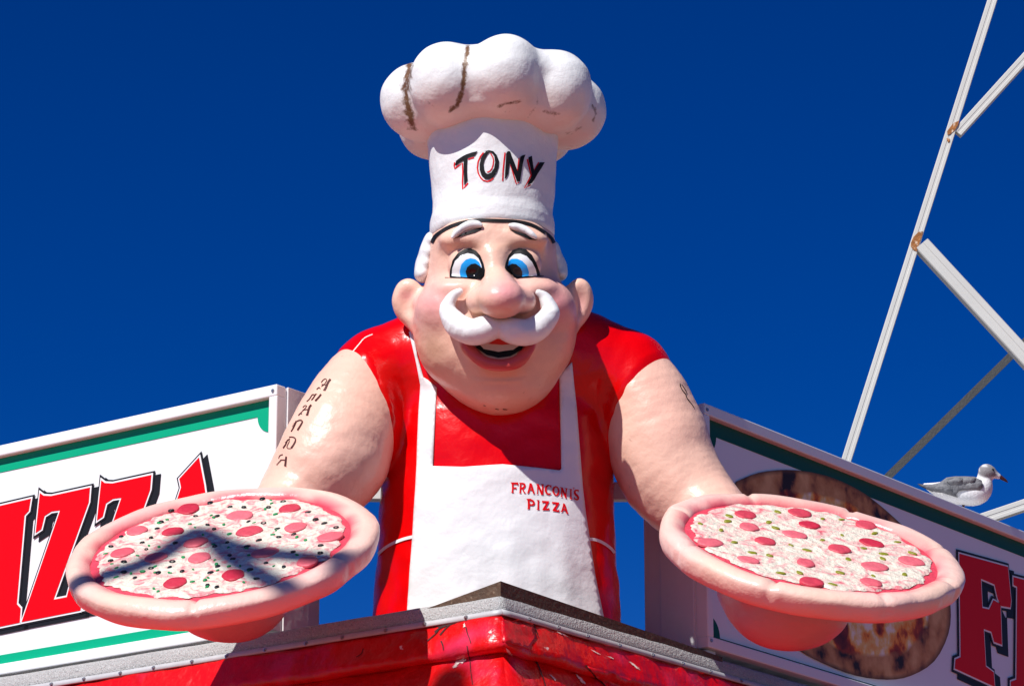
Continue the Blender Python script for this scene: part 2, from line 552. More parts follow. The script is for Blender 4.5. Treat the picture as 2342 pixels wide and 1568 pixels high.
M['wallred'] = mat('red_wall_boards', (0.45, 0.01, 0.012), 0.6, var=0.2, vscale=3)
M['roof'] = mat('grey_flat_roof', (0.30, 0.30, 0.29), 0.95, var=0.2, vscale=2, bump=0.4, bscale=80)

LLEN, RLEN = 6.0, 8.0
for wall, ln, sd in (('l', LLEN, 1.0), ('r', RLEN, 5.0)):
    # felt edge, metal strip, red lip, red mansard
    strip('felt_edge', [(-0.10, -0.050), (-0.012, -0.052), (0.004, -0.066), (0.010, -0.105), (0.020, -0.146)], 0, ln, wall, M['granule'], bld, noise=0.004, nf=9, seed=sd)
    strip('metal_strip', [(0.021, -0.124), (0.030, -0.126), (0.034, -0.148), (0.030, -0.152)], 0, ln, wall, M['alu'], bld, noise=0.0015, nf=5, seed=sd + 1, back=0.003)
    strip('membrane_lip', [(0.018, -0.140), (0.030, -0.165), (0.052, -0.215), (0.080, -0.270), (0.088, -0.300), (0.074, -0.318), (0.03, -0.322)], 0, ln, wall, M['membrane'], bld, n=110, noise=0.012, nf=7, seed=sd + 2)
    strip('mansard', [(0.03, -0.300), (0.050, -0.33), (0.085, -0.40), (0.15, -0.52), (0.25, -0.68), (0.55, -1.02), (0.95, -1.40), (1.60, -1.80), (2.60, -2.25), (3.3, -2.50), (3.28, -2.56), (0.1, -2.60)], 0, ln, wall, M['membrane'], bld, n=120, noise=0.010, nf=6, seed=sd + 3)
    # screws on the strip
    W, Nn = (WL, NL) if wall == 'l' else (WR, NR)
    x = 0.16
    scr = None
    while x < (3.2 if wall == 'l' else 3.2):
        p = np.array([KC[0], KC[1], ZT0]) + W * x + Nn * 0.033 + ZUP * (-0.139)
        bm = bmesh.new()
        mt = Matrix.Translation(tuple(p)) @ Vector(Nn).to_track_quat('Z', 'Y').to_matrix().to_4x4()
        bmesh.ops.create_cone(bm, cap_ends=True, segments=10, radius1=0.0105, radius2=0.0095, depth=0.004, matrix=mt)
        bmesh.ops.create_cone(bm, cap_ends=True, segments=6, radius1=0.0062, radius2=0.0052, depth=0.009, matrix=mt @ Matrix.Translation((0, 0, 0.005)))
        bm_obj('screw', bm, M['screw'], bld)
        x += 0.235 + random.uniform(-0.03, 0.03)
# flat roof and lower walls
c0 = KC - 0.05 * (NL + NR)
def roofpt(a, b, z): return (KC[0] + WL[0] * a + WR[0] * b, KC[1] + WL[1] * a + WR[1] * b, z)
frame_box('flat_roof', roofpt(0.05, 0.05, ZT0 - 0.35), WL, WR, ZUP, LLEN, RLEN, 0.25, M['roof'], bld)
frame_box('wall', roofpt(0.02, 0.02, 0), WL, WR, ZUP, LLEN, RLEN, ZT0 - 2.55, M['wallred'], bld)

# ------------------------------------------------------------------ dark wooden base board of the statue
bm = bmesh.new()
base_apex = KC + ZUP * 0.004
d1 = WL * math.cos(0.0) ; d2 = WR
lft = base_apex + WL * 1.25 - NL * 0.0
top = [base_apex, base_apex + d2 * 1.72, base_apex + d2 * 1.72 + WL * 1.2, base_apex + WL * 1.2]
# the board sags a little towards its ends, as in the picture
drop = [0, -0.045, -0.20, -0.20]
vs1 = [bm.verts.new(tuple(p + ZUP * dd)) for p, dd in zip(top, drop)]
vs0 = [bm.verts.new(tuple(p + ZUP * (dd - 0.075))) for p, dd in zip(top, drop)]
bm.faces.new(vs1); bm.faces.new(vs0[::-1])
for i in range(4):
    bm.faces.new((vs0[i], vs0[(i + 1) % 4], vs1[(i + 1) % 4], vs1[i]))
bboard = bm_obj('base_board', bm, M['wood'])
tag(bboard, 'weathered dark brown wooden board under the chef statue at the roof corner', 'board')

# ------------------------------------------------------------------ the statue
foot = P(1135, 1400, 0.08)
ST = empty('chef_statue', foot, 'giant painted chef statue with white moustache, tall hat and red shirt', 'statue')

# --- body (shirt and arms, modelled as one skin and cut at the sleeve hems)
XG = np.array([1.0, 0, 0]); ZG = UPC; YG = np.array([0, S, C_])        # gravity axes in camera axes: right, up, towards viewer
MG = np.stack([XG, ZG, YG], 1)
AXB = Q(1136, 1420, 0.0)              # torso axis near the board
def axis_at(h): return AXB + ZG * h
def sd_torso(p):
    q = (p - AXB.astype(np.float32)) @ MG.astype(np.float32)   # x right, y up, z forward
    y = q[:, 1]
    yy = np.array([-0.7, 0.0, 0.25, 0.60, 0.90, 1.08, 1.20, 1.32], np.float32)
    hw = np.array([0.60, 0.572, 0.552, 0.540, 0.535, 0.50, 0.40, 0.24], np.float32)
    hd = np.array([0.45, 0.43, 0.43, 0.425, 0.40, 0.355, 0.30, 0.20], np.float32)
    # smooth profile
    t = np.clip(y, -0.7, 1.32)
    w = np.interp(t, yy, hw); d = np.interp(t, yy, hd)
    x, z = q[:, 0] / w, q[:, 2] / d
    r = (np.abs(x) ** 2.25 + np.abs(z) ** 2.25) ** (1 / 2.25)
    body = (r - 1) * np.minimum(w, d) * 0.92
    return np.maximum(body, y - 1.30)
SHL = Q(850, 862, -0.24); SHR = Q(1445, 868, -0.24)
ELL = Q(778, 1030, -0.02); ELR = Q(1512, 1030, -0.02)
armL = spline([[*Q(868, 850, -0.22), 0.19], [*Q(824, 905, -0.12), 0.215], [*Q(786, 990, 0.02), 0.245], [*Q(754, 1062, 0.10), 0.248], [*Q(690, 1140, 0.17), 0.200], [*Q(620, 1240, 0.42), 0.150], [*Q(555, 1345, 0.76), 0.13]], 5)
armR = spline([[*Q(1437, 858, -0.22), 0.19], [*Q(1472, 915, -0.17), 0.210], [*Q(1502, 1000, -0.12), 0.235], [*Q(1532, 1082, -0.07), 0.232], [*Q(1605, 1165, 0.04), 0.192], [*Q(1700, 1262, 0.32), 0.152], [*Q(1790, 1350, 0.70), 0.13]], 5)
def plane3(a, b, c):
    n = np.cross(b - a, c - a); n = n / np.linalg.norm(n)
    return a, n
hemL = plane3(Q(766, 818, -0.22), Q(858, 872, 0.06), Q(893, 1010, 0.06))
hemR = plane3(Q(1522, 838, -0.22), Q(1440, 872, 0.02), Q(1384, 985, -0.04))
def orient(pl, toward):
    a, n = pl
    return (a, n if (toward - a) @ n > 0 else -n)
hemL, hemR = orient(hemL, Q(600, 1300, 0.4)), orient(hemR, Q(1760, 1300, 0.4))
slvL, slvR = armL[:13], armR[:13]
def sleeve(p, path, hem):
    a, n = hem
    t = (p - a.astype(np.float32)) @ n.astype(np.float32)
    return sd_tube(p, path) + np.clip(t * 0.35, -0.007, 0.05)
def sd_body(p):
    d = sd_torso(p)
    sh = sd_tube(p, spline([[*Q(868, 850, -0.22), 0.185], [*Q(1000, 805, -0.25), 0.215], [*Q(1140, 790, -0.27), 0.22], [*Q(1300, 805, -0.25), 0.215], [*Q(1437, 855, -0.22), 0.185]], 4))
    d = smin(d, sh, 0.16)
    a = np.minimum(sleeve(p, slvL, hemL), sleeve(p, slvR, hemR))
    d = smin(d, a, 0.05)
    return d + (wob(p, 9.0, 2.0) * 0.0035 + wob(p, 21.0, 5.0) * 0.0015).astype(np.float32)
bv, bq = surface(sd_body, Q(480, 1500, 0.4) - np.array([0.1, 0, 1.3]), Q(1880, 700, -0.5) + np.array([0.1, 0, 1.4]), 0.0135)
bw = c2w(bv)
shirt_p = (bv, bq)
arm_ps = []
for path, u0, u1 in ((armL, 480, 980), (armR, 1330, 1900)):
    f = (lambda path: lambda p: sd_tube(p, path) + (wob(p, 9.0, 2.0) * 0.0035 + wob(p, 21.0, 5.0) * 0.0015 + wob(p, 24.0, 8.0) * 0.0024 * np.clip(wob(p, 6.0, 9.0) * 1.8 - 0.2, 0, 1)).astype(np.float32))(path)
    arm_ps.append(surface(f, path[:, :3].min(0) - 0.29, path[:, :3].max(0) + 0.29, 0.0125))
armL_p, armR_p = arm_ps
def gauss(u, v, cu, cv, su, sv):
    return np.exp(-((u - cu) / su) ** 2 - ((v - cv) / sv) ** 2)
def add_paint(o, colr):
    a = o.data.color_attributes.new('paint', 'FLOAT_COLOR', 'POINT')
    a.data.foreach_set('color', np.hstack([colr, np.ones((len(colr), 1))]).astype(np.float32).ravel())
def skin_paint(w):
    n = wob(w, 5.0, 1.0)[:, None]
    c = np.tile(SKINC, (len(w), 1))
    pink = np.array([0.84, 0.42, 0.35]); tan = np.array([0.70, 0.40, 0.25])
    k = np.clip(0.22 * n + 0.10, 0, 0.4)
    c = c * (1 - k) + pink * k
    k2 = np.clip(0.25 * wob(w, 7.5, 4.0)[:, None] - 0.06, 0, 0.3)
    return c * (1 - k2) + tan * k2
shirt = mesh_obj('shirt', c2w(shirt_p[0]), shirt_p[1], M['red'], ST)
arms = []
for ap in (armL_p, armR_p):
    w = c2w(ap[0])
    o = mesh_obj('arm', w, ap[1], M['skin'], ST)
    add_paint(o, skin_paint(w))
    arms.append(o)
BV_body = bvh_of([(bw, bq)])

# --- apron, painted in relief on the shirt
apron_out = [(943, 752), (955, 815), (968, 862), (978, 868), (999, 886), (996, 940), (990, 1066), (1060, 1068), (1150, 1062), (1230, 1070), (1278, 1076), (1284, 1072), (1283, 1000), (1279, 862), (1292, 845), (1308, 828),
             (1314, 900), (1322, 1000), (1330, 1110), (1338, 1180), (1348, 1245), (1358, 1310), (1370, 1370), (1381, 1425), (1382, 1475), (928, 1475), (934, 1395), (940, 1310), (945, 1240), (950, 1150), (955, 1060), (958, 960), (962, 880), (950, 820), (936, 762)]
def apron_noise(p):
    q = p[None]
    # hanging folds towards the hem
    low = np.clip((5.30 - p[2]) / 0.40, 0, 1)
    sx = np.clip((p[0] + 0.15) / 0.35, 0.35, 1.0)
    fold = math.sin(p[0] * 26 + 1.2 * math.sin(p[2] * 4.0) + 0.7) + 0.5 * math.sin(p[0] * 47 + p[2] * 3.0)
    return float(max(-0.004, wob(q, 5, 3)[0] * 0.004 + (fold + 0.9) * 0.0085 * low * sx * min(1.0, max(0.0, (0.31 - p[0]) / 0.14))))
apron = decal('apron', [apron_out], BV_body, 0.012, M['apron'], ST, step=9, noise=apron_noise, solid=0.012)
for tie in ([(949, 1226), (925, 1232), (900, 1242), (880, 1254), (862, 1272), (852, 1284)], [(1344, 1232), (1362, 1234), (1380, 1242), (1396, 1254), (1404, 1264)]):
    decal('apron_tie', [stroke(spline([(x, y) for x, y in tie], 3), 7, 6)], BV_body, 0.006, M['white'], apron, step=5)

ZS3 = lambda pts: conv(pts, 548.9, 713.5, 0.30337)
decal('mould_seam', [ZS3(stroke(spline([(808, 356), (850, 300), (900, 240), (940, 195), (1000, 168)], 3), 9, 6))], BV_body, 0.002, M['seam'], shirt, step=4)
# --- head
HC = Q(1134, 700, 0.0)
def E(u, v, z, ru, rv, rz, M_=None):
    return (Q(u, v, z), (ru * 0.002, rv * 0.002, rz), M_)
def rotz(a):
    c, s = math.cos(a), math.sin(a)
    return np.array([[c, -s, 0], [s, c, 0], [0, 0, 1.0]])
def roty(a):
    c, s = math.cos(a), math.sin(a)
    return np.array([[c, 0, s], [0, 1, 0], [-s, 0, c]])
lipP = spline([[*Q(1060, 781, 0.33), 0.016], [*Q(1078, 805, 0.372), 0.025], [*Q(1108, 828, 0.398), 0.029], [*Q(1146, 836, 0.406), 0.030], [*Q(1184, 827, 0.396), 0.029], [*Q(1206, 803, 0.368), 0.024], [*Q(1216, 783, 0.33), 0.015]], 4)
noseP = spline([[*Q(1128, 590, 0.27), 0.05], [*Q(1133, 628, 0.31), 0.055], [*Q(1140, 660, 0.37), 0.08]], 4)
def sd_head(p):
    d = sd_ell(p, *E(1127, 590, -0.02, 146, 190, 0.285))
    d = smin(d, sd_ell(p, *E(1132, 742, 0.03, 187, 128, 0.325)), 0.14)
    d = smin(d, sd_ell(p, *E(1132, 806, 0.05, 164, 110, 0.31)), 0.10)
    d = smin(d, sd_ell(p, *E(1148, 868, 0.08, 102, 80, 0.25)), 0.10)
    # brow and cheeks
    d = smin(d, sd_ell(p, *E(1020, 705, 0.17, 66, 56, 0.14)), 0.07)
    d = smin(d, sd_ell(p, *E(1252, 702, 0.15, 60, 56, 0.14)), 0.07)
    d = smin(d, sd_ell(p, *E(1068, 548, 0.19, 60, 26, 0.08)), 0.06)
    d = smin(d, sd_ell(p, *E(1196, 548, 0.19, 56, 26, 0.08)), 0.06)
    # sockets
    d = smax(d, -sd_ell(p, *E(1069, 600, 0.345, 52, 48, 0.085)), 0.05)
    d = smax(d, -sd_ell(p, *E(1196, 600, 0.345, 50, 48, 0.085)), 0.05)
    d = smin(d, sd_ell(p, *E(1070, 606, 0.21, 44, 42, 0.075)), 0.012)
    d = smin(d, sd_ell(p, *E(1194, 606, 0.21, 44, 42, 0.075)), 0.012)
    # cheek under the eye
    d = smin(d, sd_ell(p, *E(1060, 660, 0.24, 62, 24, 0.08)), 0.04)
    d = smin(d, sd_ell(p, *E(1212, 660, 0.24, 56, 24, 0.08)), 0.04)
    # nose
    d = smin(d, sd_tube(p, noseP), 0.07)
    d = smin(d, sd_ell(p, *E(1146, 683, 0.46, 54, 45, 0.12)), 0.05)
    d = smin(d, sd_ell(p, *E(1096, 688, 0.37, 31, 29, 0.085)), 0.035)
    d = smin(d, sd_ell(p, *E(1196, 688, 0.37, 29, 29, 0.085)), 0.035)
    # mouth
    d = smax(d, -sd_ell(p, *E(1142, 790, 0.42, 62, 26, 0.075)), 0.03)
    d = smin(d, sd_tube(p, lipP), 0.03)
    d = smax(d, -sd_ell(p, *E(1146, 872, 0.46, 60, 9, 0.085)), 0.05)
    # ears
    for cu, sg in ((936, -1), (1322, 1)):
        ru = 40 if sg < 0 else 36
        Mr = roty(sg * 0.35) @ rotz(-sg * 0.12)
        e = sd_ell(p, Q(cu, 690, -0.04), (ru * 0.002, 0.108, 0.055), Mr)
        e = smin(e, sd_ell(p, Q(cu - sg * 16, 733, -0.03), (0.045, 0.055, 0.045), Mr), 0.04)
        e = smax(e, -sd_ell(p, Q(cu + sg * 3, 686, 0.035), (ru * 0.0013, 0.070, 0.045), Mr), 0.035)
        e = smin(e, sd_ell(p, Q(cu - sg * 22, 694, 0.0), (0.030, 0.038, 0.04), Mr), 0.03)
        d = smin(d, e, 0.035)
    # neck
    d = smin(d, sd_cone(p, Q(1134, 800, -0.10), Q(1134, 900, -0.22), 0.24, 0.26), 0.05)
    return d + (wob(p, 13.0, 1.0) * 0.0022 + wob(p, 31.0, 6.0) * 0.0009).astype(np.float32)
def head_paint(w, v):
    u, vv = np.array([w2px(p) for p in w]).T
    c = skin_paint(w) * 0.6 + SKINC * 0.4
    front = v[:, 2] > 0.02
    def mixc(c, k, col): 
        k = np.clip(k, 0, 1)[:, None]
        return c * (1 - k) + np.array(col) * k
    pink = (0.82, 0.30, 0.33); brown = (0.52, 0.27, 0.15); ruddy = (0.66, 0.33, 0.22)
    c = mixc(c, 0.60 * gauss(u, vv, 990, 695, 55, 55) * front, pink)
    c = mixc(c, 0.9 * gauss(u, vv, 1275, 705, 46, 60) * front, pink)
    c = mixc(c, 0.75 * gauss(u, vv, 1160, 668, 42, 32), pink)
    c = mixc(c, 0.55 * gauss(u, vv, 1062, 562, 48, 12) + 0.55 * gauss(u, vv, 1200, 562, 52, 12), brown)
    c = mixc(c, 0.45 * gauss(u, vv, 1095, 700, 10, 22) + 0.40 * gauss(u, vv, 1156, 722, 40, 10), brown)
    c = mixc(c, 0.62 * gauss(u, vv, 990, 800, 36, 44) * front, brown)  # airbrushed brown with the jaw's shade painted in
    c = mixc(c, 0.60 * gauss(u, vv, 1160, 850, 170, 60) * front, (0.78, 0.43, 0.28))  # warm shade of lower face and far jaw painted into the skin
    c = mixc(c, 0.5 * gauss(u, vv, 1290, 790, 60, 80) * front, (0.76, 0.40, 0.27))
    c = mixc(c, 0.45 * gauss(u, vv, 930, 675, 18, 12) + 0.4 * gauss(u, vv, 1330, 690, 14, 34), pink)
    # lips
    dl = sd_tube(v.astype(np.float32), lipP)
    c = mixc(c, np.clip((0.010 - dl) / 0.008, 0, 1) * (vv > 770), (0.60, 0.075, 0.07))
    return c
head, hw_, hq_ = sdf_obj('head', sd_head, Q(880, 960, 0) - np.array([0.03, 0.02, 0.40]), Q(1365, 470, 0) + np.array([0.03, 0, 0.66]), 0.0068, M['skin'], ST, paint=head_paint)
BV_head = bvh_of([(hw_, hq_)])

for pl, w_ in (([(1133, 934), (1141, 936)], 1.8), ([(1150, 935), (1160, 936)], 2.2), ([(1106, 926), (1111, 928)], 1.8)):
    decal('scuff', [stroke(spline(pl, 3), w_, w_ * 0.6)], BV_head, 0.002, M['ink'], head, step=3)
# eyes
eyes = [dict(
    outline=[(205, 712), (205, 690), (212, 620), (240, 510), (300, 430), (370, 385), (440, 372), (510, 400), (560, 455), (595, 540), (613, 620), (606, 690), (570, 731), (480, 727), (350, 716), (150, 714), (150, 708)],
    white=[(232, 698), (240, 600), (270, 520), (330, 460), (410, 432), (480, 445), (540, 490), (575, 560), (584, 610), (540, 700), (405, 712), (325, 704)],
    iris=[(330, 703), (322, 640), (340, 560), (385, 510), (440, 490), (500, 500), (550, 535), (580, 600), (575, 640), (480, 700), (405, 711)],
    pupil=[(405, 711), (388, 640), (405, 590), (450, 555), (500, 548), (550, 570), (590, 605), (612, 640), (606, 690), (570, 730), (480, 726)]),
    dict(
    outline=[(835, 600), (845, 540), (880, 450), (930, 395), (1000, 370), (1080, 385), (1150, 450), (1200, 540), (1235, 640), (1242, 686), (1285, 690), (1285, 696), (1200, 700), (1000, 720), (970, 722), (910, 672), (850, 622)],
    white=[(866, 570), (890, 490), (950, 445), (1020, 438), (1090, 465), (1150, 530), (1190, 610), (1207, 692), (1110, 692), (980, 700), (900, 640)],
    iris=[(866, 575), (880, 520), (920, 497), (980, 495), (1040, 520), (1090, 570), (1115, 640), (1112, 691), (1000, 700), (930, 660)],
    pupil=[(850, 612), (875, 572), (920, 550), (970, 555), (1020, 595), (1042, 640), (1036, 697), (975, 720), (910, 671)])]
for e in eyes:
    o = decal('eye', [ZE(e['white'])], BV_head, 0.0050, M['eyew'], ST, step=4)
    decal('eye_outline', [ZE(e['outline'])], BV_head, 0.0030, M['black'], o, step=4)
    decal('iris', [ZE(e['iris'])], BV_head, 0.0065, M['blue'], o, step=4)
    decal('pupil', [ZE(e['pupil'])], BV_head, 0.0080, M['pupil'], o, step=4)
# mouth
mouth = decal('mouth', [ZF([(615, 962), (660, 962), (800, 950), (940, 960), (985, 962), (960, 1012), (880, 1055), (800, 1066), (720, 1046), (655, 1005)])], BV_head, 0.004, M['black'], ST, step=5)
decal('teeth', [ZF([(655, 955), (740, 950), (900, 950), (978, 960), (900, 1013), (800, 1029), (700, 1008)])], BV_head, 0.009, M['teeth'], mouth, step=5)
decal('upper_lip', [ZF([(730, 968), (790, 925), (830, 912), (870, 930), (920, 966), (830, 976)])], BV_head, 0.014, M['tongue'], mouth, step=5)

# hair tufts beside the ears
def sd_hair(side):
    if side < 0:
        pts = [(990, 550, 20, -0.07), (983, 575, 24, -0.08), (975, 602, 24, -0.08), (968, 626, 21, -0.07)]
    else:
        pts = [(1262, 566, 16, -0.10), (1268, 585, 18, -0.10), (1276, 606, 19, -0.11), (1283, 626, 16, -0.10)]
    def f(p):
        d = None
        for (u, v, r, z) in pts:
            e = sd_ell(p, Q(u, v, z), (r * 0.002, r * 0.0021, 0.11))
            d = e if d is None else smin(d, e, 0.028)
        return d + (wob(p, 26, 2) * 0.002).astype(np.float32)
    return f
for sd, bx in ((-1, (930, 1020)), (1, (1235, 1320))):
    sdf_obj('hair', sd_hair(sd), Q(bx[0], 680, 0) - np.array([0, 0, 0.22]), Q(bx[1], 510, 0) + np.array([0, 0, 0.2]), 0.007, M['white'], ST)

# moustache
def sd_must(p):
    d = None
    for path in ([(1138, 744, 0.40, 24), (1112, 752, 0.435, 28), (1080, 759, 0.43, 28), (1048, 745, 0.40, 26.5), (1027, 718, 0.365, 20), (1026, 697, 0.35, 15.5), (1036, 678, 0.345, 11), (1052, 666, 0.35, 7)],
                 [(1148, 746, 0.40, 24), (1174, 757, 0.435, 28), (1208, 759, 0.425, 28), (1240, 741, 0.395, 25.5), (1258, 715, 0.36, 20), (1254, 695, 0.345, 15.5), (1244, 678, 0.34, 11), (1232, 669, 0.345, 7)]):
        pp = spline([[*Q(u, v, z), r * 0.00212] for u, v, z, r in path], 5)
        e = sd_tube(p, pp)
        d = e if d is None else smin(d, e, 0.012)
    return d + (wob(p, 24, 3) * 0.0022 + wob(p, 60, 3) * 0.0008).astype(np.float32)
sdf_obj('moustache', sd_must, Q(1000, 805, 0) - np.array([0, 0, -0.26]), Q(1285, 640, 0) + np.array([0, 0, 0.54]), 0.005, M['white'], ST)
# eyebrows
for path, blk in (([(490, 252, 11), (520, 215, 20), (560, 186, 25), (610, 168, 27), (655, 164, 22), (680, 170, 13)], [(495, 262), (560, 222), (620, 200), (688, 182), (682, 196), (640, 216), (580, 232), (520, 252)]),
                  ([(882, 172, 14), (910, 178, 22), (950, 188, 24), (990, 206, 24), (1025, 232, 20), (1050, 252, 12)], [(872, 192), (930, 212), (990, 228), (1030, 256), (1064, 260), (1050, 266), (1010, 262), (960, 238), (915, 220)])):
    pts = []
    for x, y, r in path:
        (u, v), = ZF([(x, y)])
        loc, nor, _, _ = BV_head.ray_cast(Vector(CAMP), Vector(ray(u, v)).normalized())
        zz = DIST - float((np.array(loc) - CAMP) @ -BK)
        pts.append([*Q(u, v, zz + 0.014), r * 0.36 * 0.002])
    pp = spline(pts, 4)
    f = (lambda pp: lambda p: sd_tube(p, pp) + (wob(p, 30, 3) * 0.002).astype(np.float32))(pp)
    lo, hi = pp[:, :3].min(0) - 0.05, pp[:, :3].max(0) + 0.05
    o, _, _ = sdf_obj('eyebrow', f, lo, hi, 0.0035, M['white'], ST)
    decal('brow_line', [ZF([(x, y + 5) for x, y in blk])], BV_head, 0.004, M['black'], o, step=4)

# --- hat
HB = Q(1127, 549, -0.02)               # centre of the hat's lower rim
HT = HB + ZG * 0.72
HCROWN = Q(1129, 240, -0.215)
def sd_band(p):
    q = (p - HB.astype(np.float32)) @ MG.astype(np.float32)
    y = q[:, 1]
    r0 = np.interp(y, [-0.05, 0.0, 0.03, 0.075, 0.12, 0.18, 0.45, 0.62, 0.75], [0.268, 0.276, 0.286, 0.286, 0.277, 0.277, 0.300, 0.314, 0.318]).astype(np.float32)
    rr = np.sqrt(q[:, 0] ** 2 + (q[:, 2] * 1.03) ** 2)
    d = (rr - r0) * 0.97
    d = smax(d, -y, 0.018)
    return np.maximum(d, y - 0.72) + (wob(p, 8, 2) * 0.0045 + wob(p, 19, 2) * 0.0015).astype(np.float32)
NLOBE = 8
lobes = []
for i in range(NLOBE):
    a = math.radians(8 + i * 360 / NLOBE)
    lift = [0.015, -0.01, -0.01, 0.0, 0.0, 0.0, 0.0, 0.0][i]
    c = HCROWN + XG * math.sin(a) * 0.345 + YG * math.cos(a) * 0.335 + ZG * lift
    ax = XG * math.sin(a) + YG * math.cos(a)
    tx = np.cross(ZG, ax)
    lobes.append((c, ax, tx))
def sd_crown(p):
    ds = []
    for c, ax, tx in lobes:
        Mr = np.stack([tx, ZG, ax], 1)
        ds.append(sd_ell(p, c, (0.172, 0.188, 0.182), Mr))
    d = ds[0]
    for e in ds[1:]: d = smin(d, e, 0.055)
    top = sd_ell(p, HCROWN + ZG * 0.04, (0.45, 0.195, 0.44), MG)
    d = smin(d, top, 0.03)
    ring = sd_ell(p, HCROWN - ZG * 0.12, (0.38, 0.09, 0.38), MG)
    d = smin(d, ring, 0.05)
    return d + (wob(p, 9, 7) * 0.005 + wob(p, 24, 1) * 0.0016).astype(np.float32)
streaks = [([(936, 150), (930, 185), (928, 215), (932, 245), (943, 285)], 8, 0.95), ([(932, 240), (918, 262)], 6, 0.5), ([(1070, 108), (1063, 150), (1060, 190), (1054, 215), (1046, 240), (1032, 252)], 5, 0.95),
           ([(1142, 242), (1165, 236), (1190, 232)], 3.5, 0.8), ([(1246, 255), (1262, 260), (1278, 262)], 5, 0.6), ([(1355, 240), (1362, 262), (1356, 275)], 3, 0.7), ([(1330, 290), (1312, 302), (1295, 306)], 4, 0.5), ([(1243, 160), (1241, 185), (1236, 205)], 2.5, 0.35)]
def hat_paint(w, v):
    u, vv = np.array([w2px(p) for p in w]).T
    front = (v[:, 2] > HCROWN[2] - 0.05)
    base = np.tile(np.array([0.80, 0.79, 0.775]), (len(w), 1))
    k = np.zeros(len(w))
    for pl, wd, am in streaks:
        dm = np.full(len(w), 1e9)
        for i in range(len(pl) - 1):
            a, b = np.array(pl[i], float), np.array(pl[i + 1], float)
            pa = np.stack([u, vv], 1) - a
            h = np.clip(pa @ (b - a) / ((b - a) @ (b - a)), 0, 1)
            dm = np.minimum(dm, np.linalg.norm(pa - h[:, None] * (b - a), axis=1))
        n = 0.75 + 0.5 * wob(w, 55, 3)
        k = np.maximum(k, am * np.clip(1.15 - dm / (wd * 2.7 * np.clip(n, 0.5, 1.4)), 0, 1))
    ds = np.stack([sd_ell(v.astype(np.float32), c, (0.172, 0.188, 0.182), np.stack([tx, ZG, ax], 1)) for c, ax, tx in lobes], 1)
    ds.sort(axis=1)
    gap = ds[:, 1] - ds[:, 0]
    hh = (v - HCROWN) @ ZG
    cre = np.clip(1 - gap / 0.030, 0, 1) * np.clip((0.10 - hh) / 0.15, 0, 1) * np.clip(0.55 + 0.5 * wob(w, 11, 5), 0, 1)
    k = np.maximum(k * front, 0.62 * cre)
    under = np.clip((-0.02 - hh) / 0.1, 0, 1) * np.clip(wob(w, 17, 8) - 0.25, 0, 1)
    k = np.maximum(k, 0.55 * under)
    # grime lines in the creases all round
    k = k[:, None]
    # pink bounce light from below painted under the crown
    h = (v - HCROWN) @ ZG
    k2 = (np.clip((-0.03 - h) / 0.12, 0, 1) * 0.8)[:, None]
    return np.hstack([base * (1 - k2) + base * np.array([1.0, 0.80, 0.73]) * k2, k])
crown, cw_, cq_ = sdf_obj('hat_crown', sd_crown, Q(850, 400, -0.2) - np.array([0.02, 0, 0.45]), Q(1405, 60, -0.2) + np.array([0.02, 0, 0.60]), 0.0070, M['hat'], ST, paint=hat_paint)
band, bw_, bq_ = sdf_obj('hat_band', sd_band, Q(950, 600, 0) - np.array([0.02, 0, 0.62]), Q(1300, 200, 0) + np.array([0.02, 0, 0.36]), 0.0085, M['white'], ST)
BV_band = bvh_of([(bw_, bq_)])
# dark line along the lower rim of the hat
BV_hh = bvh_of([(hw_, hq_)])
rim = spline([(988, 555), (996, 541), (1010, 530), (1030, 519), (1060, 509), (1095, 504), (1140, 505), (1180, 507), (1215, 515), (1245, 532), (1260, 545), (1266, 556)], 4)
decal('rim_line', [stroke([(x, y) for x, y in rim], 8, 7)], BV_hh, 0.004, M['black'], band, step=4)
# lettering on the hat
TONY = dict(
    T=[[(315, 490), (380, 440), (450, 395), (520, 360), (640, 320), (740, 298), (715, 335), (680, 390), (610, 410), (540, 430), (532, 560), (530, 700), (534, 790), (542, 870), (475, 965), (470, 800), (465, 600), (465, 480), (380, 530), (305, 585)]],
    O=[[(870, 300), (950, 280), (1040, 300), (1110, 380), (1150, 490), (1145, 600), (1110, 710), (1050, 800), (960, 850), (880, 840), (810, 770), (775, 660), (775, 550), (800, 440), (850, 350), (900, 310)],
       [(965, 318), (920, 375), (870, 470), (850, 560), (862, 660), (895, 725), (935, 745), (1000, 715), (1055, 630), (1074, 520), (1060, 400), (1020, 335)]],
    N=[[(1290, 345), (1310, 310), (1340, 296), (1370, 310), (1390, 380), (1440, 500), (1510, 690), (1540, 540), (1565, 410), (1610, 380), (1665, 368), (1640, 430), (1610, 560), (1580, 760), (1560, 885), (1500, 890), (1450, 760), (1400, 640), (1360, 530), (1345, 620), (1335, 740), (1300, 810), (1262, 845), (1268, 700), (1280, 520)]],
    Y=[[(1722, 420), (1790, 390), (1800, 480), (1815, 580), (1832, 680), (1880, 600), (1940, 518), (2038, 515), (1980, 620), (1900, 740), (1840, 850), (1790, 920), (1700, 965), (1720, 900), (1760, 830), (1785, 760), (1760, 620), (1730, 500)]])
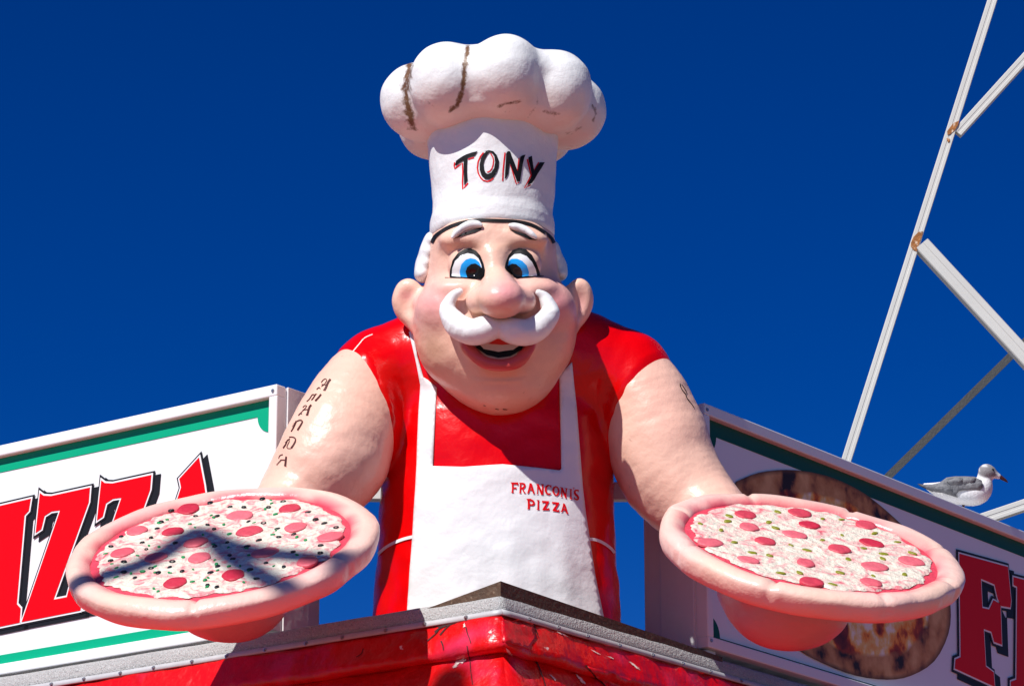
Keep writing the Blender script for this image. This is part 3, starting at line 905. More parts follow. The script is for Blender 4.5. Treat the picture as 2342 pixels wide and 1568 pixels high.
REDS = dict(
    T=[[(290, 515), (280, 580), (288, 640), (350, 590), (440, 530), (448, 700), (442, 900), (445, 1040), (490, 990), (550, 920)], [(550, 460), (610, 438), (668, 422)]],
    O=[[(850, 325), (790, 400), (745, 500), (730, 620), (745, 720), (790, 810), (850, 870), (920, 888), (990, 870), (1045, 820)], [(985, 340), (1030, 410), (1045, 480), (1035, 570), (1010, 640), (970, 690), (920, 710)]],
    N=[[(1268, 325), (1250, 480), (1230, 680), (1222, 880)], [(1375, 565), (1410, 680), (1450, 820), (1488, 940), (1535, 905)], [(1540, 430), (1525, 560), (1508, 700)]],
    Y=[[(1702, 455), (1735, 600), (1775, 765), (1720, 880), (1645, 1020), (1770, 955)], [(1925, 515), (1880, 590), (1832, 680)]])
for k in 'TONY':
    o = decal('letter', [ZT(l) for l in TONY[k]], BV_band, 0.0035, M['black'], band, step=4)
    for i, s_ in enumerate(REDS[k]):
        decal('letter_edge', [ZT(stroke(s_, 26 if i == 0 else 22))], BV_band, 0.0022, M['redflat'], band, step=4)

# --- lettering on the apron
def obj_bvh(o):
    me = o.data
    mw = ABS(o)
    return BVHTree.FromPolygons([tuple(mw @ v.co) for v in me.vertices], [tuple(p.vertices) for p in me.polygons])
BV_apron = obj_bvh(apron)
AL = [
 [[(172, 268), (380, 268), (378, 350), (362, 345), (330, 318), (255, 318), (252, 400), (300, 405), (330, 392), (330, 455), (300, 440), (250, 440), (247, 520), (272, 545), (188, 545), (205, 515), (212, 400), (205, 310)]],
 [[(400, 275), (500, 275), (560, 300), (578, 350), (560, 410), (515, 445), (545, 510), (585, 562), (530, 555), (500, 500), (470, 440), (455, 440), (450, 530), (470, 558), (395, 556), (412, 530), (420, 320)], [(460, 312), (458, 400), (500, 395), (525, 355), (505, 318)]],
 [[(680, 285), (740, 300), (780, 440), (820, 575), (775, 575), (745, 490), (690, 470), (665, 545), (640, 565), (615, 560), (640, 470), (670, 350)], [(700, 395), (693, 440), (732, 450)]],
 [[(845, 305), (925, 315), (975, 430), (1005, 500), (1008, 350), (978, 312), (1062, 318), (1048, 360), (1042, 580), (1058, 598), (985, 598), (930, 470), (905, 420), (900, 555), (915, 580), (862, 580), (878, 550), (880, 350)]],
 [[(1258, 340), (1262, 400), (1240, 420), (1225, 375), (1190, 362), (1150, 400), (1130, 460), (1145, 530), (1180, 560), (1220, 555), (1255, 552), (1240, 590), (1185, 605), (1120, 575), (1080, 500), (1080, 430), (1110, 360), (1170, 328), (1225, 345)]],
 [[(1375, 362), (1430, 390), (1470, 450), (1478, 530), (1450, 600), (1400, 635), (1340, 605), (1290, 540), (1282, 460), (1310, 390)], [(1375, 398), (1340, 450), (1332, 520), (1365, 580), (1390, 598), (1420, 550), (1432, 480), (1410, 420)]],
 [[(1485, 392), (1560, 405), (1600, 500), (1630, 570), (1640, 440), (1600, 410), (1690, 428), (1670, 470), (1655, 670), (1680, 702), (1620, 680), (1575, 570), (1548, 510), (1540, 630), (1560, 665), (1495, 655), (1515, 630), (1520, 430)]],
 [[(1725, 438), (1815, 450), (1795, 475), (1795, 690), (1825, 720), (1735, 712), (1755, 685), (1758, 470)]],
 [[(1850, 395), (1868, 410), (1860, 450), (1840, 465)]],
 [[(1985, 460), (1978, 540), (1955, 500), (1920, 490), (1900, 520), (1915, 560), (1970, 610), (1995, 660), (1990, 720), (1950, 750), (1900, 735), (1862, 715), (1865, 650), (1890, 690), (1930, 710), (1950, 690), (1930, 650), (1880, 610), (1855, 560), (1862, 490), (1900, 455), (1950, 460)]],
 [[(590, 705), (700, 700), (780, 740), (822, 800), (815, 860), (770, 890), (690, 880), (685, 950), (685, 980), (612, 980), (632, 950), (630, 800), (622, 740)], [(680, 750), (685, 840), (740, 848), (772, 820), (750, 775)]],
 [[(860, 735), (952, 742), (932, 770), (930, 960), (950, 998), (860, 995), (885, 965), (892, 770)]],
 [[(1008, 755), (1200, 768), (1190, 810), (1130, 920), (1105, 965), (1150, 965), (1205, 945), (1205, 1008), (1015, 1008), (1030, 970), (1120, 820), (1050, 805), (1015, 820)]],
 [[(1275, 785), (1470, 805), (1460, 850), (1400, 950), (1375, 1000), (1420, 1010), (1470, 985), (1465, 1055), (1285, 1028), (1300, 985), (1390, 855), (1310, 830), (1280, 845)]],
 [[(1570, 818), (1625, 850), (1660, 960), (1690, 1060), (1718, 1105), (1650, 1095), (1640, 1030), (1580, 1005), (1555, 1035), (1565, 1060), (1495, 1052), (1525, 1020), (1560, 900)], [(1595, 905), (1578, 965), (1620, 975)]]]
for l in AL:
    decal('letter', [ZA(x) for x in l], BV_apron, 0.0035, M['redflat'], apron, step=4)

# --- tattoos on the arms
TA = [
 [([(832, 210), (862, 172), (895, 157), (912, 176), (890, 215), (868, 245), (830, 268)], 11, 7), ([(965, 160), (930, 210), (900, 280), (880, 315)], 24, 28), ([(835, 240), (880, 240), (915, 250)], 9, 9), ([(765, 310), (800, 282), (818, 300)], 8, 12), ([(860, 318), (895, 322)], 12, 8)],
 [([(620, 485), (660, 450), (700, 390), (730, 385)], 10, 14), ([(690, 465), (720, 430), (750, 380)], 12, 16), ([(748, 472), (790, 430), (830, 380)], 20, 20), ([(740, 380), (775, 378)], 8, 6), ([(740, 472), (768, 470)], 12, 8)],
 [([(565, 572), (592, 545), (622, 548), (592, 590), (560, 625), (535, 648)], 9, 8), ([(690, 533), (665, 560), (645, 620), (628, 680)], 22, 26), ([(565, 608), (610, 602), (645, 600)], 10, 9), ([(500, 688), (535, 655), (552, 665)], 8, 14), ([(610, 678), (645, 682)], 10, 8)],
 [([(470, 768), (450, 820), (420, 880), (395, 920)], 20, 14), ([(470, 775), (520, 755), (555, 765), (555, 790), (520, 850), (488, 900)], 12, 22), ([(435, 800), (460, 795)], 7, 7), ([(420, 822), (450, 818)], 7, 7), ([(412, 845), (440, 840)], 7, 7)],
 [([(365, 1000), (420, 1000), (455, 1020), (455, 1060), (430, 1110), (395, 1160)], 12, 22), ([(380, 1025), (340, 1050), (320, 1100), (280, 1158)], 12, 16), ([(395, 1165), (350, 1162), (335, 1140), (375, 1050)], 7, 7), ([(308, 1080), (340, 1068)], 9, 7)],
 [([(215, 1310), (230, 1270), (275, 1250)], 8, 12), ([(325, 1280), (318, 1340), (310, 1415)], 20, 26), ([(240, 1330), (280, 1330), (320, 1332)], 9, 11), ([(250, 1335), (215, 1370), (185, 1405)], 10, 8), ([(295, 1412), (330, 1420)], 12, 8)]]
BV_armL = bvh_of([(c2w(armL_p[0]), armL_p[1])])
BV_armR = bvh_of([(c2w(armR_p[0]), armR_p[1])])
for L_ in TA:
    lo = None
    vv_all, ff_all = [], []
    for i, (pl, a, b) in enumerate(L_):
        o = decal('letter', [ZM(stroke(spline(pl, 3), a * 1.12, b * 1.12))], BV_armL, 0.0025 + i * 0.0004, M['ink'], arms[0], step=3)
        n0 = len(vv_all)
        vv_all += [v.co[:] for v in o.data.vertices]
        ff_all += [tuple(j + n0 for j in p.vertices) for p in o.data.polygons]
        bpy.data.objects.remove(o)
    mesh_obj('letter', vv_all, ff_all, M['ink'], arms[0])
ZV = lambda pts: conv(pts, 1500.3, 786.7, 0.11664)
for pl in ([(470, 770), (475, 830), (520, 910), (575, 975), (600, 960), (560, 880), (500, 790)], [(580, 985), (600, 1050), (660, 1130), (700, 1180), (745, 1250)]):
    decal('tattoo_line', [ZV(stroke(spline(pl, 3), 16, 12))], BV_armR, 0.0025, M['black'], arms[1], step=3)

# ------------------------------------------------------------------ the two pizzas
M['crust'] = mat('painted_crust', (0.82, 0.60, 0.50), 0.30, paint=True, var=0.06, vscale=6, bump=0.12, bscale=12, bump2=[(0.06, 50)])
M['sauce'] = mat('sauce_red', (0.74, 0.06, 0.10), 0.45, var=0.25, vscale=14, bump=0.4, bscale=30)
M['pepp'] = mat('pepperoni_pink_red', (0.58, 0.060, 0.075), 0.45, var=0.12, vscale=16, bump=0.25, bscale=24)
def pepp_var(N, L, pos, cur):
    oi = N.new('ShaderNodeObjectInfo')
    hsv = N.new('ShaderNodeHueSaturation')
    mr = N.new('ShaderNodeMapRange'); mr.inputs['To Min'].default_value = 0.82; mr.inputs['To Max'].default_value = 1.15
    L.new(oi.outputs['Random'], mr.inputs['Value']); L.new(mr.outputs[0], hsv.inputs['Value'])
    mr2 = N.new('ShaderNodeMapRange'); mr2.inputs['To Min'].default_value = 1.05; mr2.inputs['To Max'].default_value = 0.86
    L.new(oi.outputs['Random'], mr2.inputs['Value']); L.new(mr2.outputs[0], hsv.inputs['Saturation'])
    L.new(cur, hsv.inputs['Color']); return hsv.outputs[0]
M['pepp'] = mat('pepperoni_pink_red', (0.66, 0.050, 0.085), 0.5, var=0.18, vscale=20, bump=0.25, bscale=24, extra=pepp_var)
M['oliveb'] = mat('black_olive', (0.012, 0.012, 0.012), 0.3)
M['greenb'] = mat('green_pepper', (0.01, 0.27, 0.075), 0.4)
M['greeno'] = mat('olive_green_pepper', (0.24, 0.24, 0.015), 0.4)
def cheese_mat(name, sc, red):
    def ex(N, L, pos, cur):
        nz = N.new('ShaderNodeTexNoise'); nz.inputs['Scale'].default_value = sc; nz.inputs['Detail'].default_value = 6; nz.inputs['Distortion'].default_value = 1.6
        nz.inputs['Roughness'].default_value = 0.6
        L.new(pos, nz.inputs['Vector'])
        cr = N.new('ShaderNodeValToRGB')
        e = cr.color_ramp.elements
        e[0].position, e[0].color = 0.30, (0.70, 0.09, 0.13, 1)
        e[1].position, e[1].color = 0.54, (0.72, 0.66, 0.54, 1)
        e2 = e.new(red); e2.color = (0.74, 0.38, 0.36, 1)
        e3 = e.new(0.75); e3.color = (0.74, 0.71, 0.60, 1)
        L.new(nz.outputs['Fac'], cr.inputs['Fac'])
        return cr.outputs['Color']
    return mat(name, (1, 1, 1), 0.5, extra=ex, bump=0.6, bscale=34, bump2=[(0.25, 90)])
M['cheese1'] = cheese_mat('grated_cheese_pinkish', 13, 0.43)
M['cheese2'] = cheese_mat('grated_cheese_creamy', 11, 0.40)

def make_pizza(cu, cv, cz, ncam, R, slices, pepp, olives, greens, cheese, seed, label, gmat, tear=0.0):
    n = np.array(ncam, float); n /= np.linalg.norm(n)
    nw = n[0] * RT + n[1] * UP + n[2] * BK
    ctr = P(cu, cv, cz)
    ex = RT - nw * (RT @ nw); ex /= np.linalg.norm(ex)
    ey = np.cross(nw, ex)
    root = empty('pizza', ctr, label, 'pizza', 'giant model pizzas held by the statue')
    Ri = R * 0.825
    def loc2w(x, y, z): return ctr + ex * x + ey * y + nw * z
    # crust lathe
    prof = [(0.0, -0.052), (0.30 * R, -0.053), (0.60 * R, -0.056), (0.76 * R, -0.064)]
    rm, rw, rh = (R + Ri) / 2, (R - Ri) / 2, 0.062
    for t in np.linspace(-125, 195, 26):
        a = math.radians(t)
        prof.append((rm + rw * math.cos(a), rh * math.sin(a) * (0.56 if a > 0 else 1.45)))
    prof.append((Ri - 0.020, -0.02)); prof.append((Ri - 0.05, -0.03))
    NT = 220
    V = []
    prof = np.array(prof)
    rs = np.random.default_rng(seed)
    ph = rs.uniform(0, 6.28, 6)
    for k in range(NT):
        th = 2 * math.pi * k / NT
        wobr = 0.009 * math.sin(3 * th + ph[0]) + 0.005 * math.sin(7 * th + ph[1]) + 0.003 * math.sin(13 * th + ph[2])
        hgt = 1 + 0.07 * math.sin(4 * th + ph[3]) + 0.04 * math.sin(9 * th + ph[4])
        gv = 0.0
        for s in slices:
            dth = (th - math.radians(s) + math.pi) % (2 * math.pi) - math.pi
            gv = max(gv, math.exp(-(dth / 0.022) ** 2))
        for (r, z) in prof:
            kk = max(0, (r - 0.78 * R) / (0.22 * R))
            rr = r + wobr * kk - gv * 0.010 * kk * (1 if z > -0.05 else 0.2)
            zz = z * (hgt if z > 0 else 1) - gv * 0.045 * max(0, z / 0.09)
            V.append((rr * math.cos(th), rr * math.sin(th), zz))
    V = np.array(V); m = len(prof)
    V[:, :2] += (V[:, :2] / (np.linalg.norm(V[:, :2], axis=1)[:, None] + 1e-6)) * (wob(V, 11, seed) * 0.003 + wob(V, 30, seed) * 0.001)[:, None]
    V[:, 2] += wob(V, 9, seed + 2) * 0.0035
    Fc = [(k * m + j, ((k + 1) % NT) * m + j, ((k + 1) % NT) * m + j + 1, k * m + j + 1) for k in range(NT) for j in range(m - 1)]
    W = np.array([loc2w(*p) for p in V])
    crust = mesh_obj('crust', W, Fc, M['crust'], root)
    rad = np.linalg.norm(V[:, :2], axis=1)
    colr = np.tile(np.array([0.86, 0.57, 0.45]), (len(V), 1))
    pk = np.clip(0.35 + 0.5 * wob(V, 5, seed), 0, 0.6)[:, None]
    colr = colr * (1 - pk) + np.array([0.87, 0.52, 0.48]) * pk
    kr = (np.clip((Ri + 0.060 - rad) / 0.06, 0, 1) * np.clip(0.75 + 0.6 * wob(V, 16, seed), 0, 1) * (V[:, 2] > -0.065))[:, None]
    colr = colr * (1 - kr) + np.array([0.74, 0.075, 0.12]) * kr
    add_paint(crust, colr)
    # sauce disc and cheese
    def disc(name, rad_f, z0, amp, mm, nr, nt, par, rough):
        V = [(0, 0, z0)]
        for i in range(1, nr + 1):
            for k in range(nt):
                th = 2 * math.pi * k / nt
                r = rad_f(th) * i / nr
                V.append((r * math.cos(th), r * math.sin(th), z0))
        V = np.array(V)
        d = wob(V, 22, seed) * amp + wob(V, 47, seed + 1) * amp * 0.7 + rs.normal(0, amp * rough, len(V))
        edge = np.ones(len(V)); edge[-nt:] = 0.0
        V[:, 2] += d * edge - (1 - edge) * 0.007
        Fc = [(0, 1 + k, 1 + (k + 1) % nt) for k in range(nt)]
        for i in range(nr - 1):
            for k in range(nt):
                a = 1 + i * nt + k; b = 1 + i * nt + (k + 1) % nt
                Fc.append((a, a + nt, b + nt, b))
        return mesh_obj(name, [loc2w(*p) for p in V], Fc, mm, par)
    ZS = 0.022
    disc('sauce', lambda th: Ri + 0.02, ZS - 0.009, 0.002, M['sauce'], 12, 90, root, 0.0)
    e1, e2, e3 = rs.uniform(0, 6.28, 3)
    jit = rs.uniform(-1, 1, 400)
    disc('cheese', lambda th: Ri * (0.950 + 0.014 * math.sin(9 * th + e1) + 0.014 * math.sin(21 * th + e2) + 0.014 * jit[int(th / 6.2832 * 120) % 400]), ZS, 0.0030, cheese, 46, 240, root, 0.20)
    # toppings
    def onplane(u, v):
        p = PL(u, v, ctr + nw * (ZS + 0.006), nw) - ctr
        return p @ ex, p @ ey
    def puck(name, x, y, r, hgt, squash, rot, mm, seg=18, ring=0.0):
        bm = bmesh.new()
        rows = []
        if ring > 0:
            prof = [(ring, -0.002), (r, -0.004), (r * 1.02, hgt * 0.6), (r * 0.9, hgt), (ring * 1.15, hgt), (ring, hgt * 0.4)]
        else:
            prof = [(r, -0.006), (r * 1.01, hgt * 0.55), (r * 0.95, hgt * 0.95), (r * 0.6, hgt)]
        for (rr, zz) in prof:
            row = []
            for k in range(seg):
                a = 2 * math.pi * k / seg
                w_ = 1 + 0.05 * math.sin(2 * a + rot * 3) + 0.03 * math.sin(5 * a + rot * 7)
                lx, ly = rr * w_ * math.cos(a), rr * w_ * math.sin(a) * squash
                gx, gy = lx * math.cos(rot) - ly * math.sin(rot) + x, lx * math.sin(rot) + ly * math.cos(rot) + y
                row.append(bm.verts.new(tuple(loc2w(gx, gy, ZS + zz))))
            rows.append(row)
        for i in range(len(rows) - 1):
            for k in range(seg):
                bm.faces.new((rows[i][k], rows[i][(k + 1) % seg], rows[i + 1][(k + 1) % seg], rows[i + 1][k]))
        if ring > 0:
            for k in range(seg):
                bm.faces.new((rows[-1][k], rows[-1][(k + 1) % seg], rows[0][(k + 1) % seg], rows[0][k]))
        else:
            bm.faces.new(rows[-1])
        return bm_obj(name, bm, mm, root, smooth=True)
    for (u, v) in pepp:
        x, y = onplane(u, v)
        puck('pepperoni', x, y, 0.0585 * R / 0.715 * rs.uniform(0.86, 1.10), 0.0065, rs.uniform(0.80, 0.98), rs.uniform(0, 6), M['pepp'], 22)
    for i, (u, v) in enumerate(olives):
        x, y = onplane(u, v)
        r = 0.0125 * rs.uniform(0.85, 1.25)
        puck('olive', x, y, r, 0.0045, rs.uniform(0.7, 0.95), rs.uniform(0, 6), M['oliveb'], 10, ring=0.0 if rs.random() < 0.35 else r * 0.52)
    for (u, v, r) in greens:
        x, y = onplane(u, v)
        if x * x + y * y > (Ri * 0.93) ** 2: continue
        puck('pepper_piece', x, y, r, 0.0042, rs.uniform(0.45, 0.75), rs.uniform(0, 6), gmat, 9)
    return root, ctr, nw, ex, ey

P5 = Z5([(955, 243), (1305, 288), (1645, 240), (605, 392), (850, 398), (1370, 395), (1685, 367), (1920, 432), (505, 540), (735, 572), (1005, 470), (1030, 575), (1475, 540), (1765, 600), (1260, 692), (865, 745)])
O5 = Z5([(1103, 200), (837, 252), (1458, 173), (1600, 193), (1332, 230), (1238, 230), (1005, 293), (1150, 290), (1500, 232), (1770, 265), (1820, 313), (1880, 340), (1960, 368), (1365, 330), (1467, 338), (1085, 350), (770, 330), (742, 377), (497, 430), (700, 437), (640, 472), (668, 517), (427, 497), (425, 593), (515, 600), (515, 670), (700, 645), (845, 600), (828, 640), (912, 665), (750, 675), (1155, 633), (1105, 675), (1085, 760), (1148, 772), (1218, 470), (1133, 497), (1235, 557), (1257, 582), (1355, 497), (1435, 455), (1570, 433), (1672, 415), (1668, 533), (1855, 490), (1853, 540), (1605, 635), (1483, 610), (1375, 653), (1420, 717), (865, 472), (1130, 378), (1560, 378), (590, 712)])
P6 = Z6([(720, 282), (1090, 270), (745, 365), (1155, 352), (1540, 352), (480, 472), (855, 462), (1055, 418), (1580, 475), (1360, 515), (740, 590), (1130, 610), (1600, 635), (1850, 598), (1170, 738), (1575, 742)])
G6 = Z6([(940, 262), (600, 325), (555, 385), (880, 332), (1245, 310), (1375, 315), (1600, 407), (1378, 422), (1245, 455), (645, 468), (765, 540), (885, 558), (1030, 490), (1140, 524), (1525, 510), (1660, 548), (1655, 580), (1420, 585), (1857, 542), (1755, 468), (530, 555), (712, 652), (962, 677), (1090, 675), (1365, 675), (1590, 698), (1803, 688), (1315, 756), (413, 343), (385, 420), (925, 370), (610, 290)])
GG5 = []
rg = random.Random(3)
while len(GG5) < 80:
    u, v = rg.uniform(230, 790), rg.uniform(1125, 1350)
    if all((u - a) ** 2 + ((v - b) * 1.8) ** 2 > 36 ** 2 for a, b in P5):
        GG5.append((u, v, rg.uniform(0.007, 0.013)))
GG6 = [(u, v, rg.uniform(0.015, 0.023)) for u, v in G6]
pizL = make_pizza(505, 1257, 1.05, (-0.115, 0.94, 0.317), 0.672, [265, 205, 330], P5, O5, GG5, M['cheese1'], 3, 'giant model pizza with black olives on the hand beside the lettered arm', M['greenb'])
pizR = make_pizza(1853, 1258, 1.05, (0.150, 0.955, 0.262), 0.655, [20, 68, 112, 160, 205, 250, 294, 338], P6, [], GG6, M['cheese2'], 11, 'giant model pizza without olives, held before the shaded sign', M['greeno'])

# hands: the rounded open palms that carry the pizzas
def sd_hand(cu, cv, rx, ry, sg):
    def f(p):
        d = sd_ell(p, Q(cu, cv, 0.86), (rx * 0.002, ry * 0.002, 0.26))
        d = smin(d, sd_ell(p, Q(cu - sg * 20, cv - 40, 0.76), (rx * 0.0021, ry * 0.0016, 0.25)), 0.08)
        for i, t in enumerate((-0.75, -0.25, 0.25, 0.75)):       # four finger backs spread under the dough
            a = Q(cu + t * rx * 0.8, cv - 24, 0.92); b = Q(cu + t * rx * 1.05, cv - 60, 1.24)
            d = smin(d, sd_cone(p, a, b, 0.055, 0.038), 0.045)
        th = sd_cone(p, Q(cu - sg * rx * 0.7, cv - 50, 0.88), Q(cu - sg * rx * 1.05, cv - 95, 1.06), 0.06, 0.04)
        d = smin(d, th, 0.04)
        return d + (wob(p, 14, 3) * 0.003).astype(np.float32)
    return f
hands = []
for cu, cv, rx, ry, sg in ((524, 1388, 118, 76, -1), (1806, 1390, 132, 92, 1)):
    v, q = surface(sd_hand(cu, cv, rx, ry, sg), Q(cu - 190, cv + 140, 0.3) - np.array([0.02, 0, 0.1]), Q(cu + 190, cv - 190, 0.3) + np.array([0.02, 0, 1.15]), 0.011)
    w = c2w(v)
    # keep what lies below the pizza plane
    ctr, nw = (pizL[1], pizL[2]) if sg < 0 else (pizR[1], pizR[2])
    hgt = (w - ctr) @ nw
    w = w - nw[None] * np.maximum(hgt + 0.054, 0)[:, None]
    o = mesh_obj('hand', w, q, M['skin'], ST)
    add_paint(o, skin_paint(w) * np.array([0.70, 0.64, 0.80]))      # pizza's shade painted in: duller, greyish pink than the arms

# ------------------------------------------------------------------ sign boxes
M['frame'] = mat('white_sign_frame', (0.80, 0.80, 0.80), 0.35, var=0.04, vscale=2)
M['cap'] = mat('white_sheet_metal', (0.74, 0.73, 0.73), 0.4, var=0.06, vscale=3, bump=0.05, bscale=3)
M['panel'] = mat('white_sign_panel', (0.82, 0.82, 0.82), 0.35, var=0.03, vscale=1.5)
M['green'] = mat('sign_green', (0.0, 0.36, 0.19), 0.5, spec=0.2)
M['signred'] = mat('sign_red', (0.74, 0.0, 0.006), 0.5, spec=0.12)
M['signblk'] = mat('sign_black', (0.012, 0.013, 0.016), 0.5, spec=0.2)
M['signwht'] = mat('sign_inline_white', (0.82, 0.82, 0.82), 0.4)

def to2(p, o0, W):
    d = p - o0
    return np.array([d @ W, d[2]])
def flat(name, loops, o0, W, Nn, off, mm, parent, thick=0.0025, step=1.0):
    """flat piece in sign coordinates (along W, up) raised off the panel"""
    vv, ff = tri_fill(loops, step)
    n = len(vv)
    V = [o0 + W * x + ZUP * y + Nn * off for x, y in vv] + [o0 + W * x + ZUP * y + Nn * (off - thick) for x, y in vv]
    Fc = []
    from collections import Counter
    ed = Counter()
    for f in ff:
        for i in range(3): ed[(f[i], f[(i + 1) % 3])] += 1
    for f in ff:
        Fc.append(tuple(f)); Fc.append(tuple(i + n for i in f[::-1]))
    for (a, b) in ed:
        if (b, a) not in ed: Fc.append((b, a, a + n, b + n))
    bm = bmesh.new()
    bv_ = [bm.verts.new(tuple(p)) for p in V]
    for f in Fc:
        try: bm.faces.new([bv_[i] for i in f])
        except ValueError: pass
    return bm_obj(name, bm, mm, parent)

def sign_box(o0, W, Nn, length, height, depth, label, fr=0.055):
    """o0: upper front corner next to the statue; W runs along the sign"""
    root = empty('sign_box', o0 - ZUP * height, label, 'sign', 'box signs on the roof edge')
    zb = o0 - ZUP * height
    bvl = 0.006
    D_ = -Nn
    lip = 0.045       # frame stands proud of the panel
    frame_box('box_shell', zb + W * 0.004 + D_ * lip + ZUP * 0.004, W, D_, ZUP, length - 0.008, depth - lip, height - 0.008, M['cap'], root, 0.004)
    frame_box('frame_rail', zb + ZUP * (height - fr), W, D_, ZUP, length, lip + 0.02, fr, M['frame'], root, bvl)
    frame_box('frame_rail', zb, W, D_, ZUP, length, lip + 0.02, fr, M['frame'], root, bvl)
    frame_box('frame_stile', zb + ZUP * (fr - 0.002) + D_ * 0.002, W, D_, ZUP, fr * 0.9, lip + 0.02, height - 2 * fr + 0.004, M['frame'], root, bvl)
    frame_box('frame_stile', zb + ZUP * (fr - 0.002) + W * (length - fr) + D_ * 0.002, W, D_, ZUP, fr, lip + 0.02, height - 2 * fr + 0.004, M['frame'], root, bvl)
    pan = frame_box('sign_panel', zb + W * fr * 0.8 + ZUP * fr * 0.8 + D_ * (lip - 0.005), W, D_, ZUP, length - fr * 1.6, 0.008, height - fr * 1.6, M['panel'], root)
    # end cap trim and screws
    frame_box('end_trim', zb + W * -0.006 + D_ * 0.075, W, D_, ZUP, 0.012, depth * 0.52, height, M['cap'], root, 0.003)
    for z in (0.035, height - 0.03):
        for dd in (0.022,):
            p = zb + W * dd + ZUP * z
            bm = bmesh.new()
            mt = Matrix.Translation(tuple(p + Nn * 0.001)) @ Vector(Nn).to_track_quat('Z', 'Y').to_matrix().to_4x4()
            bmesh.ops.create_cone(bm, cap_ends=True, segments=10, radius1=0.010, radius2=0.008, depth=0.008, matrix=mt)
            bm_obj('screw', bm, M['screw'], root)
    return root, pan, zb

offL = 0.12
planeL = KC - NL * offL
oL = PL(633, 877, planeL, NL)
hL = oL[2] - PL(617, 1440, planeL, NL)[2]
oL_p = oL
signL, panL, zbL = sign_box(oL, WL, NL, 4.0, hL, 0.34, 'white box sign with red letters on the sunlit left wall')
planeR = KC - NR * 0.0
oR = PL(1611, 920, planeR, NR)
hR = oR[2] - PL(1632, 1482, planeR, NR)[2]
signR, panR, zbR = sign_box(oR, WR, NR, 5.2, hR, 0.36, 'white box sign with pizza print on the shaded right wall')
# print on the left sign: o = zbL, coordinates along WL
offP = -0.045 + 0.005
def pxL(pts): return [tuple(to2(PL(u, v, planeL + NL * offP, NL), zbL, WL)) for u, v in pts]
def pxR(pts): return [tuple(to2(PL(u, v, planeR + NR * offP, NR), zbR, WR)) for u, v in pts]
fr = 0.055
LL, LR = 4.0, 5.2
def arc(cx, cy, r, a0, a1, n=8):
    return [(cx + r * math.cos(math.radians(a0 + (a1 - a0) * i / n)), cy + r * math.sin(math.radians(a0 + (a1 - a0) * i / n))) for i in range(n + 1)]
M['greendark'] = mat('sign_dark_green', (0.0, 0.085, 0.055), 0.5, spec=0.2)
def border(zb, W, Nn, h, length, pan, tp, bt, sd, nr, gap, gm='green'):
    x0, x1, y0, y1 = fr * 0.85, length - fr * 0.95, fr * 0.95, h - fr * 0.95
    outer = [(x0, y0 + gap), (x1, y0 + gap), (x1, y1), (x0, y1)]
    a, b, c, d = x0 + sd, x1 - sd, y0 + gap + bt, y1 - tp
    inner = [(a, c + nr)] + arc(a, c, nr, 90, 0)[1:] + [(b, c), (b, d)] + [(a + nr, d)] + arc(a, d, nr, 0, -90)[1:]
    flat('green_border', [outer, inner], zb, W, Nn, offP + 0.003, M[gm], pan, step=0.6)
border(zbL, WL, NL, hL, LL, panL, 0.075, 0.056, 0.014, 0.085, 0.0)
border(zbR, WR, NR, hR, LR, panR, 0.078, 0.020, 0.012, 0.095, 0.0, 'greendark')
def sign_letter(lp, zb, W, Nn, pan, px, wo=0.016, sh=(-0.028, -0.022), blk=0.026):
    lp2 = px(lp)
    white = offset_poly(lp2, wo * 0.55)
    black = offset_poly(lp2, blk)
    shadow = [(x + sh[0], y + sh[1]) for x, y in black]
    o = flat('letter', [lp2], zb, W, Nn, offP + 0.012, M['signred'], pan, 0.002, 0.5)
    flat('letter_inline', [white], zb, W, Nn, offP + 0.0095, M['signwht'], pan, 0.002, 0.5)
    flat('letter_outline', [black], zb, W, Nn, offP + 0.007, M['signblk'], pan, 0.002, 0.5)
    flat('letter_shadow', [shadow], zb, W, Nn, offP + 0.0045, M['signblk'], pan, 0.002, 0.5)
Z1 = [(205, 617), (222, 630), (260, 632), (452, 590), (446, 662), (272, 1143), (338, 1130), (352, 1075), (375, 1055), (424, 1048), (405, 1196), (115, 1253), (305, 702), (262, 708), (228, 730), (212, 795), (184, 814)]
IL = [(-75, 700), (160, 645), (150, 705), (129, 727), (91, 1165), (110, 1186), (105, 1256), (-112, 1301), (-106, 1240), (-80, 1216), (-42, 772), (-72, 745)]
AL_ = [(990, 442), (1016, 578), (1080, 1040), (1100, 1060), (1095, 1110), (930, 1145), (935, 1085), (955, 1070), (945, 990), (850, 1010), (820, 1095), (840, 1110), (835, 1165), (700, 1190), (708, 1135), (730, 1115), (902, 590), (893, 548)]
PL_ = [(-430, 780), (-190, 728), (-140, 770), (-150, 900), (-190, 980), (-290, 1010), (-305, 1260), (-285, 1280), (-290, 1345), (-490, 1385), (-485, 1325), (-460, 1300), (-420, 860), (-440, 840)]
for lp in (PL_, IL, Z1, [(x + 303, y - 62) for x, y in Z1], AL_):
    sign_letter(ZL(lp), zbL, WL, NL, panL, pxL, sh=(-0.035, -0.020), blk=0.018)
